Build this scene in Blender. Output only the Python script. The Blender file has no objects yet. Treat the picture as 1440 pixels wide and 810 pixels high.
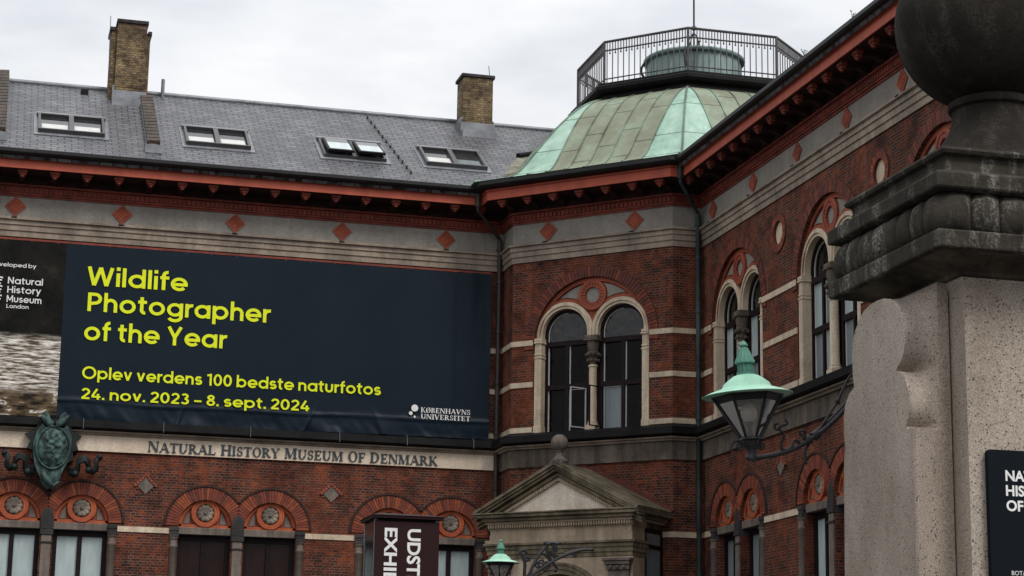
import bpy, bmesh, math, random
from mathutils import Vector, Matrix, geometry
random.seed(7)
S = bpy.context.scene
COL = S.collection
PI = math.pi
R = math.radians

# ------------------------------------------------------------------ camera
cam_d = bpy.data.cameras.new("camera")
cam = bpy.data.objects.new("camera", cam_d)
COL.objects.link(cam)
cam_d.sensor_width = 36.0
cam_d.lens = 2888.17 / 1440 * 36.0
cam_d.clip_start = 0.1
cam_d.clip_end = 3000
PITCH, YAW, ROLL = 0.213658948, 0.254481271, 0.0164188308
_F = Vector((math.sin(YAW) * math.cos(PITCH), math.cos(YAW) * math.cos(PITCH), math.sin(PITCH)))
_R = Vector((math.cos(YAW), -math.sin(YAW), 0))
_U = _R.cross(_F)
_R2 = _R * math.cos(ROLL) + _U * math.sin(ROLL)
_U2 = -_R * math.sin(ROLL) + _U * math.cos(ROLL)
M = Matrix.Identity(4)
for i in range(3):
    M[i][0] = _R2[i]; M[i][1] = _U2[i]; M[i][2] = -_F[i]
M.translation = Vector((0, 0, 1.6))
cam.matrix_world = M
S.camera = cam

# ------------------------------------------------------------------ sky, sun, exposure
SUN_EL, SUN_ROT = R(48), R(152)      # behind the camera, to its right
W = bpy.data.worlds.new("World")
S.world = W
W.use_nodes = True
nt = W.node_tree
nt.nodes.clear()
def wn(t, **k):
    n = nt.nodes.new(t)
    for a, b in k.items(): setattr(n, a, b)
    return n
out = wn('ShaderNodeOutputWorld'); bg = wn('ShaderNodeBackground')
sky = wn('ShaderNodeTexSky', sky_type='NISHITA', sun_disc=False)
sky.sun_elevation = SUN_EL; sky.sun_rotation = SUN_ROT
bg.inputs['Strength'].default_value = 0.1
tc = wn('ShaderNodeTexCoord'); sep = wn('ShaderNodeSeparateXYZ')
nt.links.new(tc.outputs['Generated'], sep.inputs[0])
# overcast: cloud deck brighter towards the zenith, soft lumps
el = wn('ShaderNodeMapRange'); el.inputs['From Min'].default_value = 0; el.inputs['From Max'].default_value = 1
el.inputs['To Min'].default_value = 6.6; el.inputs['To Max'].default_value = 17.5
nt.links.new(sep.outputs['Z'], el.inputs['Value'])
mp = wn('ShaderNodeMapping'); mp.inputs['Scale'].default_value = (3.2, 3.2, 9.5)
nt.links.new(tc.outputs['Generated'], mp.inputs['Vector'])
nz = wn('ShaderNodeTexNoise'); nz.inputs['Scale'].default_value = 1.7; nz.inputs['Detail'].default_value = 5; nz.inputs['Roughness'].default_value = 0.52
nt.links.new(mp.outputs[0], nz.inputs['Vector'])
cr = wn('ShaderNodeValToRGB')
cr.color_ramp.elements[0].position = 0.36; cr.color_ramp.elements[0].color = (0.80, 0.83, 0.875, 1)
cr.color_ramp.elements[1].position = 0.58; cr.color_ramp.elements[1].color = (1.04, 1.04, 1.05, 1)
nt.links.new(nz.outputs['Fac'], cr.inputs['Fac'])
mul = wn('ShaderNodeVectorMath', operation='SCALE')
nt.links.new(cr.outputs['Color'], mul.inputs[0]); nt.links.new(el.outputs[0], mul.inputs['Scale'])
mix = wn('ShaderNodeMix', data_type='RGBA'); mix.inputs[0].default_value = 0.93
nt.links.new(sky.outputs[0], mix.inputs[6]); nt.links.new(mul.outputs[0], mix.inputs[7])
nt.links.new(mix.outputs[2], bg.inputs['Color']); nt.links.new(bg.outputs[0], out.inputs[0])

sun_d = bpy.data.lights.new("sun", 'SUN'); sun_d.energy = 1.9; sun_d.angle = R(22); sun_d.color = (1, 0.96, 0.9)
sun = bpy.data.objects.new("sun", sun_d); COL.objects.link(sun)
# direction towards the sun: from behind the camera
_sd = Vector((math.sin(SUN_ROT) * math.cos(SUN_EL), math.cos(SUN_ROT) * math.cos(SUN_EL), math.sin(SUN_EL)))
sun.rotation_euler = _sd.to_track_quat('Z', 'Y').to_euler()
S.view_settings.view_transform = 'Standard'
S.view_settings.look = 'None'
S.view_settings.gamma = 1
S.view_settings.exposure = 0.0
S.view_settings.use_curve_mapping = False
S.render.film_transparent = False

# ------------------------------------------------------------------ materials
def new_mat(name):
    m = bpy.data.materials.new(name); m.use_nodes = True
    return m, m.node_tree, m.node_tree.nodes['Principled BSDF']
def node(t, typ, **k):
    n = t.nodes.new(typ)
    for a, b in k.items(): setattr(n, a, b)
    return n
def ramp(t, fac, stops):
    r = node(t, 'ShaderNodeValToRGB')
    e = r.color_ramp.elements
    while len(e) < len(stops): e.new(0.5)
    for i, (p, c) in enumerate(stops):
        e[i].position = p; e[i].color = (c[0], c[1], c[2], 1)
    t.links.new(fac, r.inputs['Fac'])
    return r.outputs['Color']
def noise(t, vec, scale, detail=4, rough=0.55, stretch=None):
    if stretch:
        mpn = node(t, 'ShaderNodeMapping'); mpn.inputs['Scale'].default_value = stretch
        t.links.new(vec, mpn.inputs['Vector']); vec = mpn.outputs[0]
    n = node(t, 'ShaderNodeTexNoise')
    n.inputs['Scale'].default_value = scale; n.inputs['Detail'].default_value = detail; n.inputs['Roughness'].default_value = rough
    t.links.new(vec, n.inputs['Vector'])
    return n.outputs['Fac']
def mixc(t, fac, a, b, blend='MIX'):
    m = node(t, 'ShaderNodeMix', data_type='RGBA', blend_type=blend)
    for sock, v in ((0, fac), (6, a), (7, b)):
        if isinstance(v, (int, float)): m.inputs[sock].default_value = v
        elif isinstance(v, tuple): m.inputs[sock].default_value = (v[0], v[1], v[2], 1)
        else: t.links.new(v, m.inputs[sock])
    return m.outputs[2]
def bump(t, b, h, strength=0.3, dist=0.02):
    n = node(t, 'ShaderNodeBump'); n.inputs['Strength'].default_value = strength; n.inputs['Distance'].default_value = dist
    t.links.new(h, n.inputs['Height']); t.links.new(n.outputs[0], b.inputs['Normal'])
def objco(t): return node(t, 'ShaderNodeTexCoord').outputs['Object']
def simple(name, base, dark=None, rough=0.7, scale=3.0, stretch=None, metal=0.0, spec=0.4, bmp=0.15, lo=0.35, hi=0.65):
    m, t, b = new_mat(name)
    b.inputs['Roughness'].default_value = rough; b.inputs['Metallic'].default_value = metal
    b.inputs['Specular IOR Level'].default_value = spec
    co = objco(t)
    f = noise(t, co, scale, 6, 0.6, stretch)
    d = dark or tuple(c * 0.7 for c in base)
    t.links.new(ramp(t, f, [(lo, d), (hi, base)]), b.inputs['Base Color'])
    if bmp: bump(t, b, noise(t, co, scale * 9, 3), bmp)
    return m
def wall_uv(t):
    """(u, z) on any upright face of an object: along the wall, and up."""
    tcn = node(t, 'ShaderNodeTexCoord')
    a = node(t, 'ShaderNodeSeparateXYZ'); t.links.new(tcn.outputs['Object'], a.inputs[0])
    nn = node(t, 'ShaderNodeSeparateXYZ'); t.links.new(tcn.outputs['Normal'], nn.inputs[0])
    ab = node(t, 'ShaderNodeMath', operation='ABSOLUTE'); t.links.new(nn.outputs['X'], ab.inputs[0])
    gt = node(t, 'ShaderNodeMath', operation='GREATER_THAN'); t.links.new(ab.outputs[0], gt.inputs[0]); gt.inputs[1].default_value = 0.7
    mx = node(t, 'ShaderNodeMix', data_type='FLOAT'); t.links.new(gt.outputs[0], mx.inputs[0])
    t.links.new(a.outputs['X'], mx.inputs[2]); t.links.new(a.outputs['Y'], mx.inputs[3])
    c = node(t, 'ShaderNodeCombineXYZ'); t.links.new(mx.outputs[0], c.inputs['X']); t.links.new(a.outputs['Z'], c.inputs['Y'])
    return c.outputs[0], tcn.outputs['Object']
def brick_mat(name, c1, c2, mortar, patch, bw=0.232, rh=0.0645, ms=0.008, soot=0.5):
    m, t, b = new_mat(name)
    uv, co = wall_uv(t)
    br = node(t, 'ShaderNodeTexBrick', offset=0.5, offset_frequency=2, squash=0.5, squash_frequency=2)
    br.inputs['Color1'].default_value = (*c1, 1); br.inputs['Color2'].default_value = (*c2, 1); br.inputs['Mortar'].default_value = (*mortar, 1)
    br.inputs['Scale'].default_value = 1; br.inputs['Brick Width'].default_value = bw; br.inputs['Row Height'].default_value = rh
    br.inputs['Mortar Size'].default_value = ms; br.inputs['Mortar Smooth'].default_value = 0.2; br.inputs['Bias'].default_value = 0.05
    t.links.new(uv, br.inputs['Vector'])
    # single bricks of another firing, then broad patches, then soot runs
    sn = node(t, 'ShaderNodeVectorMath', operation='SNAP'); sn.inputs[1].default_value = (bw / 2, rh, 1)
    t.links.new(uv, sn.inputs[0])
    wnz = node(t, 'ShaderNodeTexWhiteNoise', noise_dimensions='2D'); t.links.new(sn.outputs[0], wnz.inputs['Vector'])
    odd = ramp(t, wnz.outputs['Value'], [(0.76, (0, 0, 0)), (0.82, (1, 1, 1))])
    c = mixc(t, odd, br.outputs['Color'], mixc(t, 0.75, br.outputs['Color'], patch))
    f = ramp(t, noise(t, co, 0.9, 6, 0.65), [(0.46, (0, 0, 0)), (0.60, (1, 1, 1))])
    c = mixc(t, f, c, mixc(t, 0.6, c, patch))
    dk = ramp(t, noise(t, co, 1.5, 6, 0.7, (1, 1, 1.6)), [(0.34, (0.40, 0.40, 0.44)), (0.54, (1, 1, 1))])
    c = mixc(t, 1.0, c, dk, 'MULTIPLY')
    g = ramp(t, noise(t, co, 0.55, 7, 0.7, (1.6, 1.6, 0.5)), [(0.33, (1 - soot,) * 3), (0.6, (1, 1, 1))])
    c = mixc(t, 1.0, c, g, 'MULTIPLY')
    fleck = ramp(t, noise(t, co, 7.5, 4, 0.7), [(0.30, (0.72, 0.72, 0.74)), (0.62, (1.15, 1.12, 1.1))])
    c = mixc(t, 1.0, c, fleck, 'MULTIPLY')
    t.links.new(c, b.inputs['Base Color'])
    b.inputs['Roughness'].default_value = 0.9; b.inputs['Specular IOR Level'].default_value = 0.2
    bump(t, b, br.outputs['Fac'], -0.35, 0.01)
    return m
def stone_mat(name, base, stain, streak=0.5, rough=0.85, scale=1.2, joint=0.0):
    m, t, b = new_mat(name)
    co = objco(t)
    a = ramp(t, noise(t, co, scale, 7, 0.65), [(0.35, stain), (0.62, base)])
    s = ramp(t, noise(t, co, 2.2, 5, 0.6, (2.2, 2.2, 0.16)), [(0.36, (1 - streak,) * 3), (0.6, (1, 1, 1))])
    c = mixc(t, 1.0, a, s, 'MULTIPLY')
    g = ramp(t, noise(t, co, 22, 3, 0.6), [(0.3, (0.82, 0.82, 0.82)), (0.7, (1.1, 1.1, 1.1))])
    c = mixc(t, 1.0, c, g, 'MULTIPLY')
    t.links.new(c, b.inputs['Base Color'])
    b.inputs['Roughness'].default_value = rough; b.inputs['Specular IOR Level'].default_value = 0.25
    bump(t, b, noise(t, co, 30, 4), 0.2, 0.01)
    return m
def slate_mat(name):
    m, t, b = new_mat(name)
    co = objco(t)      # object frame: x along the eave, y up the slope
    br = node(t, 'ShaderNodeTexBrick', offset=0.5, offset_frequency=2)
    br.inputs['Color1'].default_value = (0.118, 0.119, 0.129, 1); br.inputs['Color2'].default_value = (0.064, 0.065, 0.075, 1); br.inputs['Mortar'].default_value = (0.006, 0.006, 0.007, 1)
    br.inputs['Scale'].default_value = 1; br.inputs['Brick Width'].default_value = 0.33; br.inputs['Row Height'].default_value = 0.165
    br.inputs['Mortar Size'].default_value = 0.018; br.inputs['Mortar Smooth'].default_value = 0.3
    wob = node(t, 'ShaderNodeVectorMath', operation='MULTIPLY_ADD')
    nzz = node(t, 'ShaderNodeTexNoise'); nzz.inputs['Scale'].default_value = 3.5; t.links.new(co, nzz.inputs['Vector'])
    t.links.new(nzz.outputs['Color'], wob.inputs[0]); wob.inputs[1].default_value = (0.04, 0.035, 0); t.links.new(co, wob.inputs[2])
    t.links.new(wob.outputs[0], br.inputs['Vector'])
    w = ramp(t, noise(t, co, 0.9, 7, 0.7, (1, 0.35, 1)), [(0.34, (0.62, 0.62, 0.64)), (0.66, (1.25, 1.25, 1.23))])
    c = mixc(t, 1.0, br.outputs['Color'], w, 'MULTIPLY')
    t.links.new(c, b.inputs['Base Color'])
    rr = node(t, 'ShaderNodeMapRange'); rr.inputs['To Min'].default_value = 0.34; rr.inputs['To Max'].default_value = 0.62
    t.links.new(noise(t, co, 2.5, 5), rr.inputs['Value']); t.links.new(rr.outputs[0], b.inputs['Roughness'])
    b.inputs['Specular IOR Level'].default_value = 0.5
    # each course a little proud of the one above: sawtooth height
    sp = node(t, 'ShaderNodeSeparateXYZ'); t.links.new(wob.outputs[0], sp.inputs[0])
    dv = node(t, 'ShaderNodeMath', operation='DIVIDE'); dv.inputs[1].default_value = 0.165; t.links.new(sp.outputs['Y'], dv.inputs[0])
    fr = node(t, 'ShaderNodeMath', operation='FRACT'); t.links.new(dv.outputs[0], fr.inputs[0])
    sb = node(t, 'ShaderNodeMath', operation='MULTIPLY_ADD'); sb.inputs[1].default_value = -0.5; t.links.new(fr.outputs[0], sb.inputs[0]); t.links.new(br.outputs['Fac'], sb.inputs[2])
    iv = node(t, 'ShaderNodeMath', operation='MULTIPLY'); iv.inputs[1].default_value = -1; t.links.new(sb.outputs[0], iv.inputs[0])
    bump(t, b, iv.outputs[0], 0.5, 0.016)
    return m
def copper_mat(name, a, b_, c_, fa=0.42, fb=0.7, streaky=0.18, sc=1.3):
    """patinated copper sheet: a main tone, b_ washed tone, c_ dark brown"""
    m, t, b = new_mat(name)
    co = objco(t)
    n1 = noise(t, co, sc, 6, 0.62, (1.2, 1.2, streaky * 3))
    c = ramp(t, n1, [(0.30, c_), (0.45, a), (fb, b_)])
    n2 = ramp(t, noise(t, co, 5.0, 6, 0.7), [(0.3, (0.82, 0.84, 0.82)), (0.65, (1.06, 1.06, 1.06))])
    c = mixc(t, 1.0, c, n2, 'MULTIPLY')
    t.links.new(c, b.inputs['Base Color'])
    b.inputs['Roughness'].default_value = 0.62; b.inputs['Specular IOR Level'].default_value = 0.35
    bump(t, b, noise(t, co, 4, 4), 0.12, 0.03)
    return m
def granite_mat(name, base, light, speck, bands=False):
    m, t, b = new_mat(name)
    co = objco(t)
    g = ramp(t, noise(t, co, 120, 3, 0.7), [(0.34, tuple(x * 0.55 for x in base)), (0.5, base), (0.68, light)])
    v = node(t, 'ShaderNodeTexVoronoi'); v.inputs['Scale'].default_value = 76; t.links.new(co, v.inputs['Vector'])
    vs = ramp(t, v.outputs['Color'], [(0.15, (.95, .95, .95)), (0.21, (0, 0, 0))])
    ds = ramp(t, v.outputs['Distance'], [(0.34, (1, 1, 1)), (0.52, (0, 0, 0))])
    sp = mixc(t, 1.0, vs, ds, 'MULTIPLY')
    c = mixc(t, sp, g, speck)
    w = ramp(t, noise(t, co, 2.2, 6, 0.65, (1, 1, 0.4)), [(0.3, (0.70, 0.66, 0.62)), (0.62, (1.06, 1.05, 1.04))])
    c = mixc(t, 1.0, c, w, 'MULTIPLY')
    t.links.new(c, b.inputs['Base Color'])
    b.inputs['Roughness'].default_value = 0.75; b.inputs['Specular IOR Level'].default_value = 0.35
    bump(t, b, noise(t, co, 60, 4), 0.35, 0.006)
    return m
def sooty_mat(name, base, light):
    m, t, b = new_mat(name)
    co = objco(t)
    a = ramp(t, noise(t, co, 2.6, 8, 0.7), [(0.42, base), (0.74, tuple(x * 2.1 for x in base))])
    s = ramp(t, noise(t, co, 3.0, 6, 0.7, (1.6, 1.6, 0.35)), [(0.50, (0, 0, 0)), (0.66, (1, 1, 1))])
    gr = ramp(t, noise(t, co, 55, 4, 0.75), [(0.42, (0, 0, 0)), (0.6, (1, 1, 1))])
    c = mixc(t, mixc(t, 1.0, s, gr, 'MULTIPLY'), a, light)
    t.links.new(c, b.inputs['Base Color'])
    b.inputs['Roughness'].default_value = 0.9; b.inputs['Specular IOR Level'].default_value = 0.08
    bump(t, b, noise(t, co, 30, 6, 0.75), 0.7, 0.02)
    return m
def flat_mat(name, col, rough=0.5, spec=0.4, metal=0.0, coat=0.0):
    m, t, b = new_mat(name)
    co = objco(t)
    c = ramp(t, noise(t, co, 6, 4), [(0.3, tuple(x * 0.88 for x in col)), (0.7, col)])
    t.links.new(c, b.inputs['Base Color'])
    b.inputs['Roughness'].default_value = rough; b.inputs['Specular IOR Level'].default_value = spec; b.inputs['Metallic'].default_value = metal
    b.inputs['Coat Weight'].default_value = coat
    return m
def pane_mat(name, col, rough=0.04, wav=0.12, var=0.6, spec=0.28):
    m, t, b = new_mat(name)
    co = objco(t)
    c = ramp(t, noise(t, co, 1.6, 3, 0.5, (3, 1, 0.8)), [(0.35, tuple(x * var for x in col)), (0.65, col)])
    t.links.new(c, b.inputs['Base Color'])
    b.inputs['Roughness'].default_value = rough; b.inputs['Specular IOR Level'].default_value = spec
    bump(t, b, noise(t, co, 3.0, 2), wav, 0.03)
    return m
def clear_glass(name, tint=(0.9, 0.93, 0.92), refl=0.1, dirt=0.0):
    m, t, b = new_mat(name)
    t.nodes.remove(b)
    o = t.nodes['Material Output']
    tr = node(t, 'ShaderNodeBsdfTransparent'); tr.inputs[0].default_value = (*tint, 1)
    gl = node(t, 'ShaderNodeBsdfGlossy'); gl.inputs['Roughness'].default_value = 0.08
    fz = node(t, 'ShaderNodeFresnel'); fz.inputs['IOR'].default_value = 1.5
    ad = node(t, 'ShaderNodeMath', operation='ADD'); ad.inputs[1].default_value = refl; t.links.new(fz.outputs[0], ad.inputs[0])
    df = node(t, 'ShaderNodeBsdfDiffuse'); df.inputs[0].default_value = (.70, .67, .63, 1); dm = node(t, 'ShaderNodeMixShader'); dm.inputs[0].default_value = dirt; t.links.new(tr.outputs[0], dm.inputs[1]); t.links.new(df.outputs[0], dm.inputs[2])
    mx = node(t, 'ShaderNodeMixShader')
    t.links.new(ad.outputs[0], mx.inputs[0]); t.links.new(dm.outputs[0], mx.inputs[1]); t.links.new(gl.outputs[0], mx.inputs[2])
    t.links.new(mx.outputs[0], o.inputs[0])
    return m

BRICK = brick_mat("red_brick", (0.130, 0.038, 0.024), (0.052, 0.021, 0.016), (0.205, 0.128, 0.096), (0.220, 0.058, 0.026))
YBRICK = brick_mat("yellow_brick", (0.345, 0.262, 0.140), (0.20, 0.140, 0.078), (0.085, 0.066, 0.05), (0.10, 0.070, 0.045), soot=0.55)
SLATE = slate_mat("slate")
CREAM = stone_mat("cream_stone", (0.72, 0.595, 0.445), (0.52, 0.42, 0.305), 0.25)
NAMEST = stone_mat("name_band_stone", (0.74, 0.62, 0.495), (0.62, 0.50, 0.385), 0.10)
CEMENT = stone_mat("grey_cement", (0.30, 0.28, 0.25), (0.215, 0.197, 0.172), 0.12, scale=0.8)
CORN = stone_mat("cornice_stone", (0.37, 0.30, 0.235), (0.20, 0.165, 0.135), 0.22)
WEATH = stone_mat("weathered_stone", (0.175, 0.143, 0.115), (0.085, 0.068, 0.055), 0.45)
GREYST = stone_mat("grey_stone", (0.225, 0.185, 0.16), (0.125, 0.10, 0.085), 0.35)
DARKST = stone_mat("dark_stone", (0.060, 0.054, 0.054), (0.03, 0.027, 0.027), 0.4)
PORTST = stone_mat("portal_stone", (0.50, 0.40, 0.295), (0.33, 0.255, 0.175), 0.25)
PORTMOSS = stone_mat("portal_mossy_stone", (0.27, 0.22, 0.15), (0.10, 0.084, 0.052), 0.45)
PORTWHITE = stone_mat("portal_pale_stone", (0.80, 0.71, 0.60), (0.66, 0.56, 0.45), 0.16)
TERRA = simple("terracotta", (0.33, 0.075, 0.035), (0.20, 0.043, 0.023), 0.7, 2.0)
TERRB = simple("terracotta_orange", (0.46, 0.110, 0.036), (0.27, 0.056, 0.022), 0.75, 3.0)
TERRD = simple("terracotta_dark", (0.25, 0.048, 0.028), (0.12, 0.025, 0.017), 0.75, 3.0)
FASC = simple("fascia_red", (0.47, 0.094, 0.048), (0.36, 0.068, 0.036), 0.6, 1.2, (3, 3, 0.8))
SOFF = simple("soffit_shaded_red", (0.040, 0.011, 0.009), (0.020, 0.007, 0.006), 0.8, 2.0)  # dark red paint, deepened further to carry the shade under the overhang
VOUS = [simple("arch_brick_red", (0.215, 0.050, 0.026), (0.135, 0.031, 0.018), 0.8, 8.0), simple("arch_brick_brown", (0.135, 0.037, 0.025), (0.07, 0.022, 0.017), 0.8, 8.0), simple("arch_brick_orange", (0.31, 0.078, 0.029), (0.20, 0.047, 0.020), 0.8, 8.0)]
MORT = simple("arch_mortar", (0.050, 0.022, 0.017), (0.025, 0.013, 0.011), 0.9, 8.0)
LEAD = simple("black_lead", (0.012, 0.0115, 0.0125), (0.005, 0.005, 0.0055), 0.55, 2.0, spec=0.12)
GUTT = simple("gutter_black", (0.013, 0.013, 0.015), (0.006, 0.006, 0.007), 0.5, 2.0, spec=0.3)
ZINC = simple("zinc_flashing", (0.24, 0.25, 0.27), (0.14, 0.145, 0.16), 0.45, 2.5, metal=0.3)
BROWNST = stone_mat("stained_granite", (0.13, 0.10, 0.072), (0.022, 0.018, 0.014), 0.5, scale=3.2)
IRON = simple("wrought_iron", (0.024, 0.023, 0.027), (0.012, 0.0115, 0.014), 0.5, 8.0, spec=0.3)
RAILM = simple("rail_iron", (0.075, 0.068, 0.072), (0.035, 0.031, 0.034), 0.5, 4.0)
OLIVE = copper_mat("olive_copper", (0.190, 0.205, 0.142), (0.28, 0.36, 0.27), (0.172, 0.178, 0.120), fb=0.84)
MINT = copper_mat("mint_copper", (0.275, 0.425, 0.345), (0.42, 0.565, 0.485), (0.20, 0.27, 0.21), fa=.45, fb=.70)
DRUMC = copper_mat("drum_copper", (0.165, 0.235, 0.225), (0.33, 0.43, 0.41), (0.035, 0.045, 0.046), fb=0.66, streaky=.06)
SEAM = copper_mat("seam_copper", (0.10, 0.13, 0.10), (0.24, 0.36, 0.28), (0.045, 0.05, 0.04))
LAMPC = copper_mat("lamp_copper", (0.30, 0.56, 0.42), (0.46, 0.70, 0.565), (0.17, 0.38, 0.28), fb=0.66)
LAMPD = copper_mat("lamp_copper_dark", (0.07, 0.20, 0.155), (0.16, 0.36, 0.28), (0.03, 0.09, 0.07), fb=0.7)
BRONZE = copper_mat("patina_bronze", (0.022, 0.045, 0.042), (0.12, 0.23, 0.205), (0.005, 0.008, 0.008), fb=0.80, sc=6.0)
BRONZD = simple("dark_bronze", (0.014, 0.020, 0.020), (0.005, 0.007, 0.007), 0.5, 6.0, spec=0.25)
PIPEG = copper_mat("pipe_patina", (0.018, 0.026, 0.026), (0.06, 0.090, 0.085), (0.009, 0.011, 0.011), fb=0.75)
PIPEB = simple("pipe_dark", (0.045, 0.030, 0.028), (0.020, 0.016, 0.016), 0.5, 3.0)
GRAN = granite_mat("granite", (0.345, 0.292, 0.245), (0.515, 0.445, 0.38), (0.045, 0.038, 0.034))
SOOT = sooty_mat("sooty_granite", (0.034, 0.030, 0.0245), (0.28, 0.265, 0.24))
BALLST = sooty_mat("ball_granite", (0.020, 0.0175, 0.015), (0.075, 0.068, 0.055))
FRAME = simple("window_frame_maroon", (0.016, 0.0075, 0.0085), (0.008, 0.0045, 0.005), 0.55, 4.0, spec=0.15)
WHITEP = flat_mat("white_paint", (0.55, 0.55, 0.54), 0.5)
GLASSD = pane_mat("dark_window_glass", (0.006, 0.0045, 0.0045), 0.04, 0.25, 0.5, 0.10)
GLASSR = pane_mat("old_arched_glass", (0.010, 0.010, 0.011), 0.05, 0.8, 0.4, 0.5)
GLASSB = pane_mat("blind_and_sky_glass", (0.44, 0.52, 0.525), 0.1, 0.08, 0.8)  # blinds on the left wing; reflected sky painted into right wing panes
GLASSG = pane_mat("grey_blind_and_sky_glass", (0.20, 0.235, 0.25), 0.08, 0.08, 0.8)  # greyer pane tone, also painted sky reflection on the right wing
GLASSM = pane_mat("maroon_curtain_glass", (0.022, 0.009, 0.008), 0.12, 0.05, 0.6, 0.15)
ROOFGL = pane_mat("skylight_glass", (0.030, 0.031, 0.034), 0.05, 0.03, 0.7)
CLEAR = clear_glass("lamp_glass", (0.84, 0.82, 0.80), 0.02, 0.17)
KIOSKG = clear_glass("kiosk_glass", (0.55, 0.45, 0.45), 0.0, 0.02)
GLOBE = flat_mat("milk_glass", (0.55, 0.53, 0.50), 0.25)
MAROON = flat_mat("maroon_sheet", (0.024, 0.0065, 0.0085), 0.5, 0.15)
WHITE = flat_mat("white_print", (0.80, 0.79, 0.78), 0.6)
YELLOW = flat_mat("yellow_print", (0.78, 0.86, 0.022), 0.6, 0.15)
SIGNB = flat_mat("sign_navy", (0.0050, 0.0080, 0.0125), 0.6, 0.08)
LETT = flat_mat("letter_bronze", (0.030, 0.050, 0.062), 0.5)
WEED = flat_mat("weed_green", (0.09, 0.085, 0.045), 0.8)

# ------------------------------------------------------------------ mesh helpers
class MB:
    def __init__(s): s.v = []; s.f = []; s.m = []
    def add(s, vs, fs, mi=0):
        o = len(s.v); s.v += [tuple(v) for v in vs]
        for f in fs: s.f.append(tuple(i + o for i in f)); s.m.append(mi)
        return s
    def box(s, x0, x1, y0, y1, z0, z1, mi=0):
        return s.add([(x0, y0, z0), (x1, y0, z0), (x1, y1, z0), (x0, y1, z0), (x0, y0, z1), (x1, y0, z1), (x1, y1, z1), (x0, y1, z1)],
                     [(0, 3, 2, 1), (4, 5, 6, 7), (0, 1, 5, 4), (1, 2, 6, 5), (2, 3, 7, 6), (3, 0, 4, 7)], mi)
    def cbox(s, x0, x1, y0, y1, z0, z1, c=0.01, mi=0):
        """box with its front vertical and horizontal edges chamfered (front is -y)"""
        s.add([(x0 + c, y0, z0 + c), (x1 - c, y0, z0 + c), (x1 - c, y0, z1 - c), (x0 + c, y0, z1 - c),
               (x0, y0 + c, z0), (x1, y0 + c, z0), (x1, y0 + c, z1), (x0, y0 + c, z1), (x0, y1, z0), (x1, y1, z0), (x1, y1, z1), (x0, y1, z1)],
              [(0, 1, 2, 3), (4, 5, 1, 0), (5, 6, 2, 1), (6, 7, 3, 2), (7, 4, 0, 3), (4, 8, 9, 5), (5, 9, 10, 6), (6, 10, 11, 7), (7, 11, 8, 4), (8, 11, 10, 9)], mi)
        return s
    def prism(s, poly, y0, y1, mi=0):
        """(x, z) outline pushed through y0..y1"""
        n = len(poly)
        s.add([(x, y0, z) for x, z in poly] + [(x, y1, z) for x, z in poly],
              [tuple(range(n)), tuple(range(2 * n - 1, n - 1, -1))] + [(i, (i + 1) % n, (i + 1) % n + n, i + n) for i in range(n)], mi)
        return s
    def lathe(s, prof, c=(0, 0, 0), n=20, mi=0, a0=0.0, a1=2 * PI, sx=1, sy=1):
        full = abs(a1 - a0 - 2 * PI) < 1e-6
        k = n if full else n + 1
        vs = []
        for r, z in prof:
            for i in range(k):
                a = a0 + (a1 - a0) * i / n
                vs.append((c[0] + r * math.cos(a) * sx, c[1] + r * math.sin(a) * sy, c[2] + z))
        fs = []
        for j in range(len(prof) - 1):
            for i in range(n):
                i2 = (i + 1) % k
                fs.append((j * k + i, j * k + i2, (j + 1) * k + i2, (j + 1) * k + i))
        if full:
            fs.append(tuple(range(k - 1, -1, -1))); fs.append(tuple((len(prof) - 1) * k + i for i in range(k)))
        return s.add(vs, fs, mi)
    def tube(s, pts, r, n=8, mi=0):
        pts = [Vector(p) for p in pts]
        rs = r if isinstance(r, (list, tuple)) else [r] * len(pts)
        vs = []; up = None
        for i, p in enumerate(pts):
            d = (pts[min(i + 1, len(pts) - 1)] - pts[max(i - 1, 0)]).normalized()
            if up is None:
                up = d.orthogonal().normalized()
            up = (up - d * up.dot(d)).normalized()
            w = d.cross(up)
            for k in range(n):
                a = 2 * PI * k / n
                vs.append(p + (up * math.cos(a) + w * math.sin(a)) * rs[i])
        fs = [tuple(range(n - 1, -1, -1)), tuple((len(pts) - 1) * n + k for k in range(n))]
        for i in range(len(pts) - 1):
            for k in range(n):
                fs.append((i * n + k, i * n + (k + 1) % n, (i + 1) * n + (k + 1) % n, (i + 1) * n + k))
        return s.add(vs, fs, mi)
    def ring(s, cx, cz, r0, r1, y0, y1, a0=0, a1=PI, n=24, mi=0):
        """arch ring in the wall plane (x, z), front y0, back y1"""
        full = abs(a1 - a0 - 2 * PI) < 1e-6
        vs = []
        k = n if full else n + 1
        for i in range(k):
            a = a0 + (a1 - a0) * i / n; c, q = math.cos(a), math.sin(a)
            vs += [(cx + r0 * c, y0, cz + r0 * q), (cx + r1 * c, y0, cz + r1 * q), (cx + r1 * c, y1, cz + r1 * q), (cx + r0 * c, y1, cz + r0 * q)]
        fs = []
        for i in range(n):
            a, b = i * 4, ((i + 1) % k) * 4
            for j in range(4): fs.append((a + j, a + (j + 1) % 4, b + (j + 1) % 4, b + j))
        if not full: fs += [(0, 3, 2, 1), (n * 4, n * 4 + 1, n * 4 + 2, n * 4 + 3)]
        return s.add(vs, fs, mi)
    def sphere(s, c, r, n=16, mi=0, sx=1, sy=1, sz=1):
        prof = [(max(1e-4, math.sin(PI * i / (n // 2))) , -math.cos(PI * i / (n // 2))) for i in range(n // 2 + 1)]
        o = len(s.v)
        s.lathe([(r * p, r * z) for p, z in prof], (0, 0, 0), n, mi)
        for i in range(o, len(s.v)):
            v = s.v[i]; s.v[i] = (c[0] + v[0] * sx, c[1] + v[1] * sy, c[2] + v[2] * sz)
        return s
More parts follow.
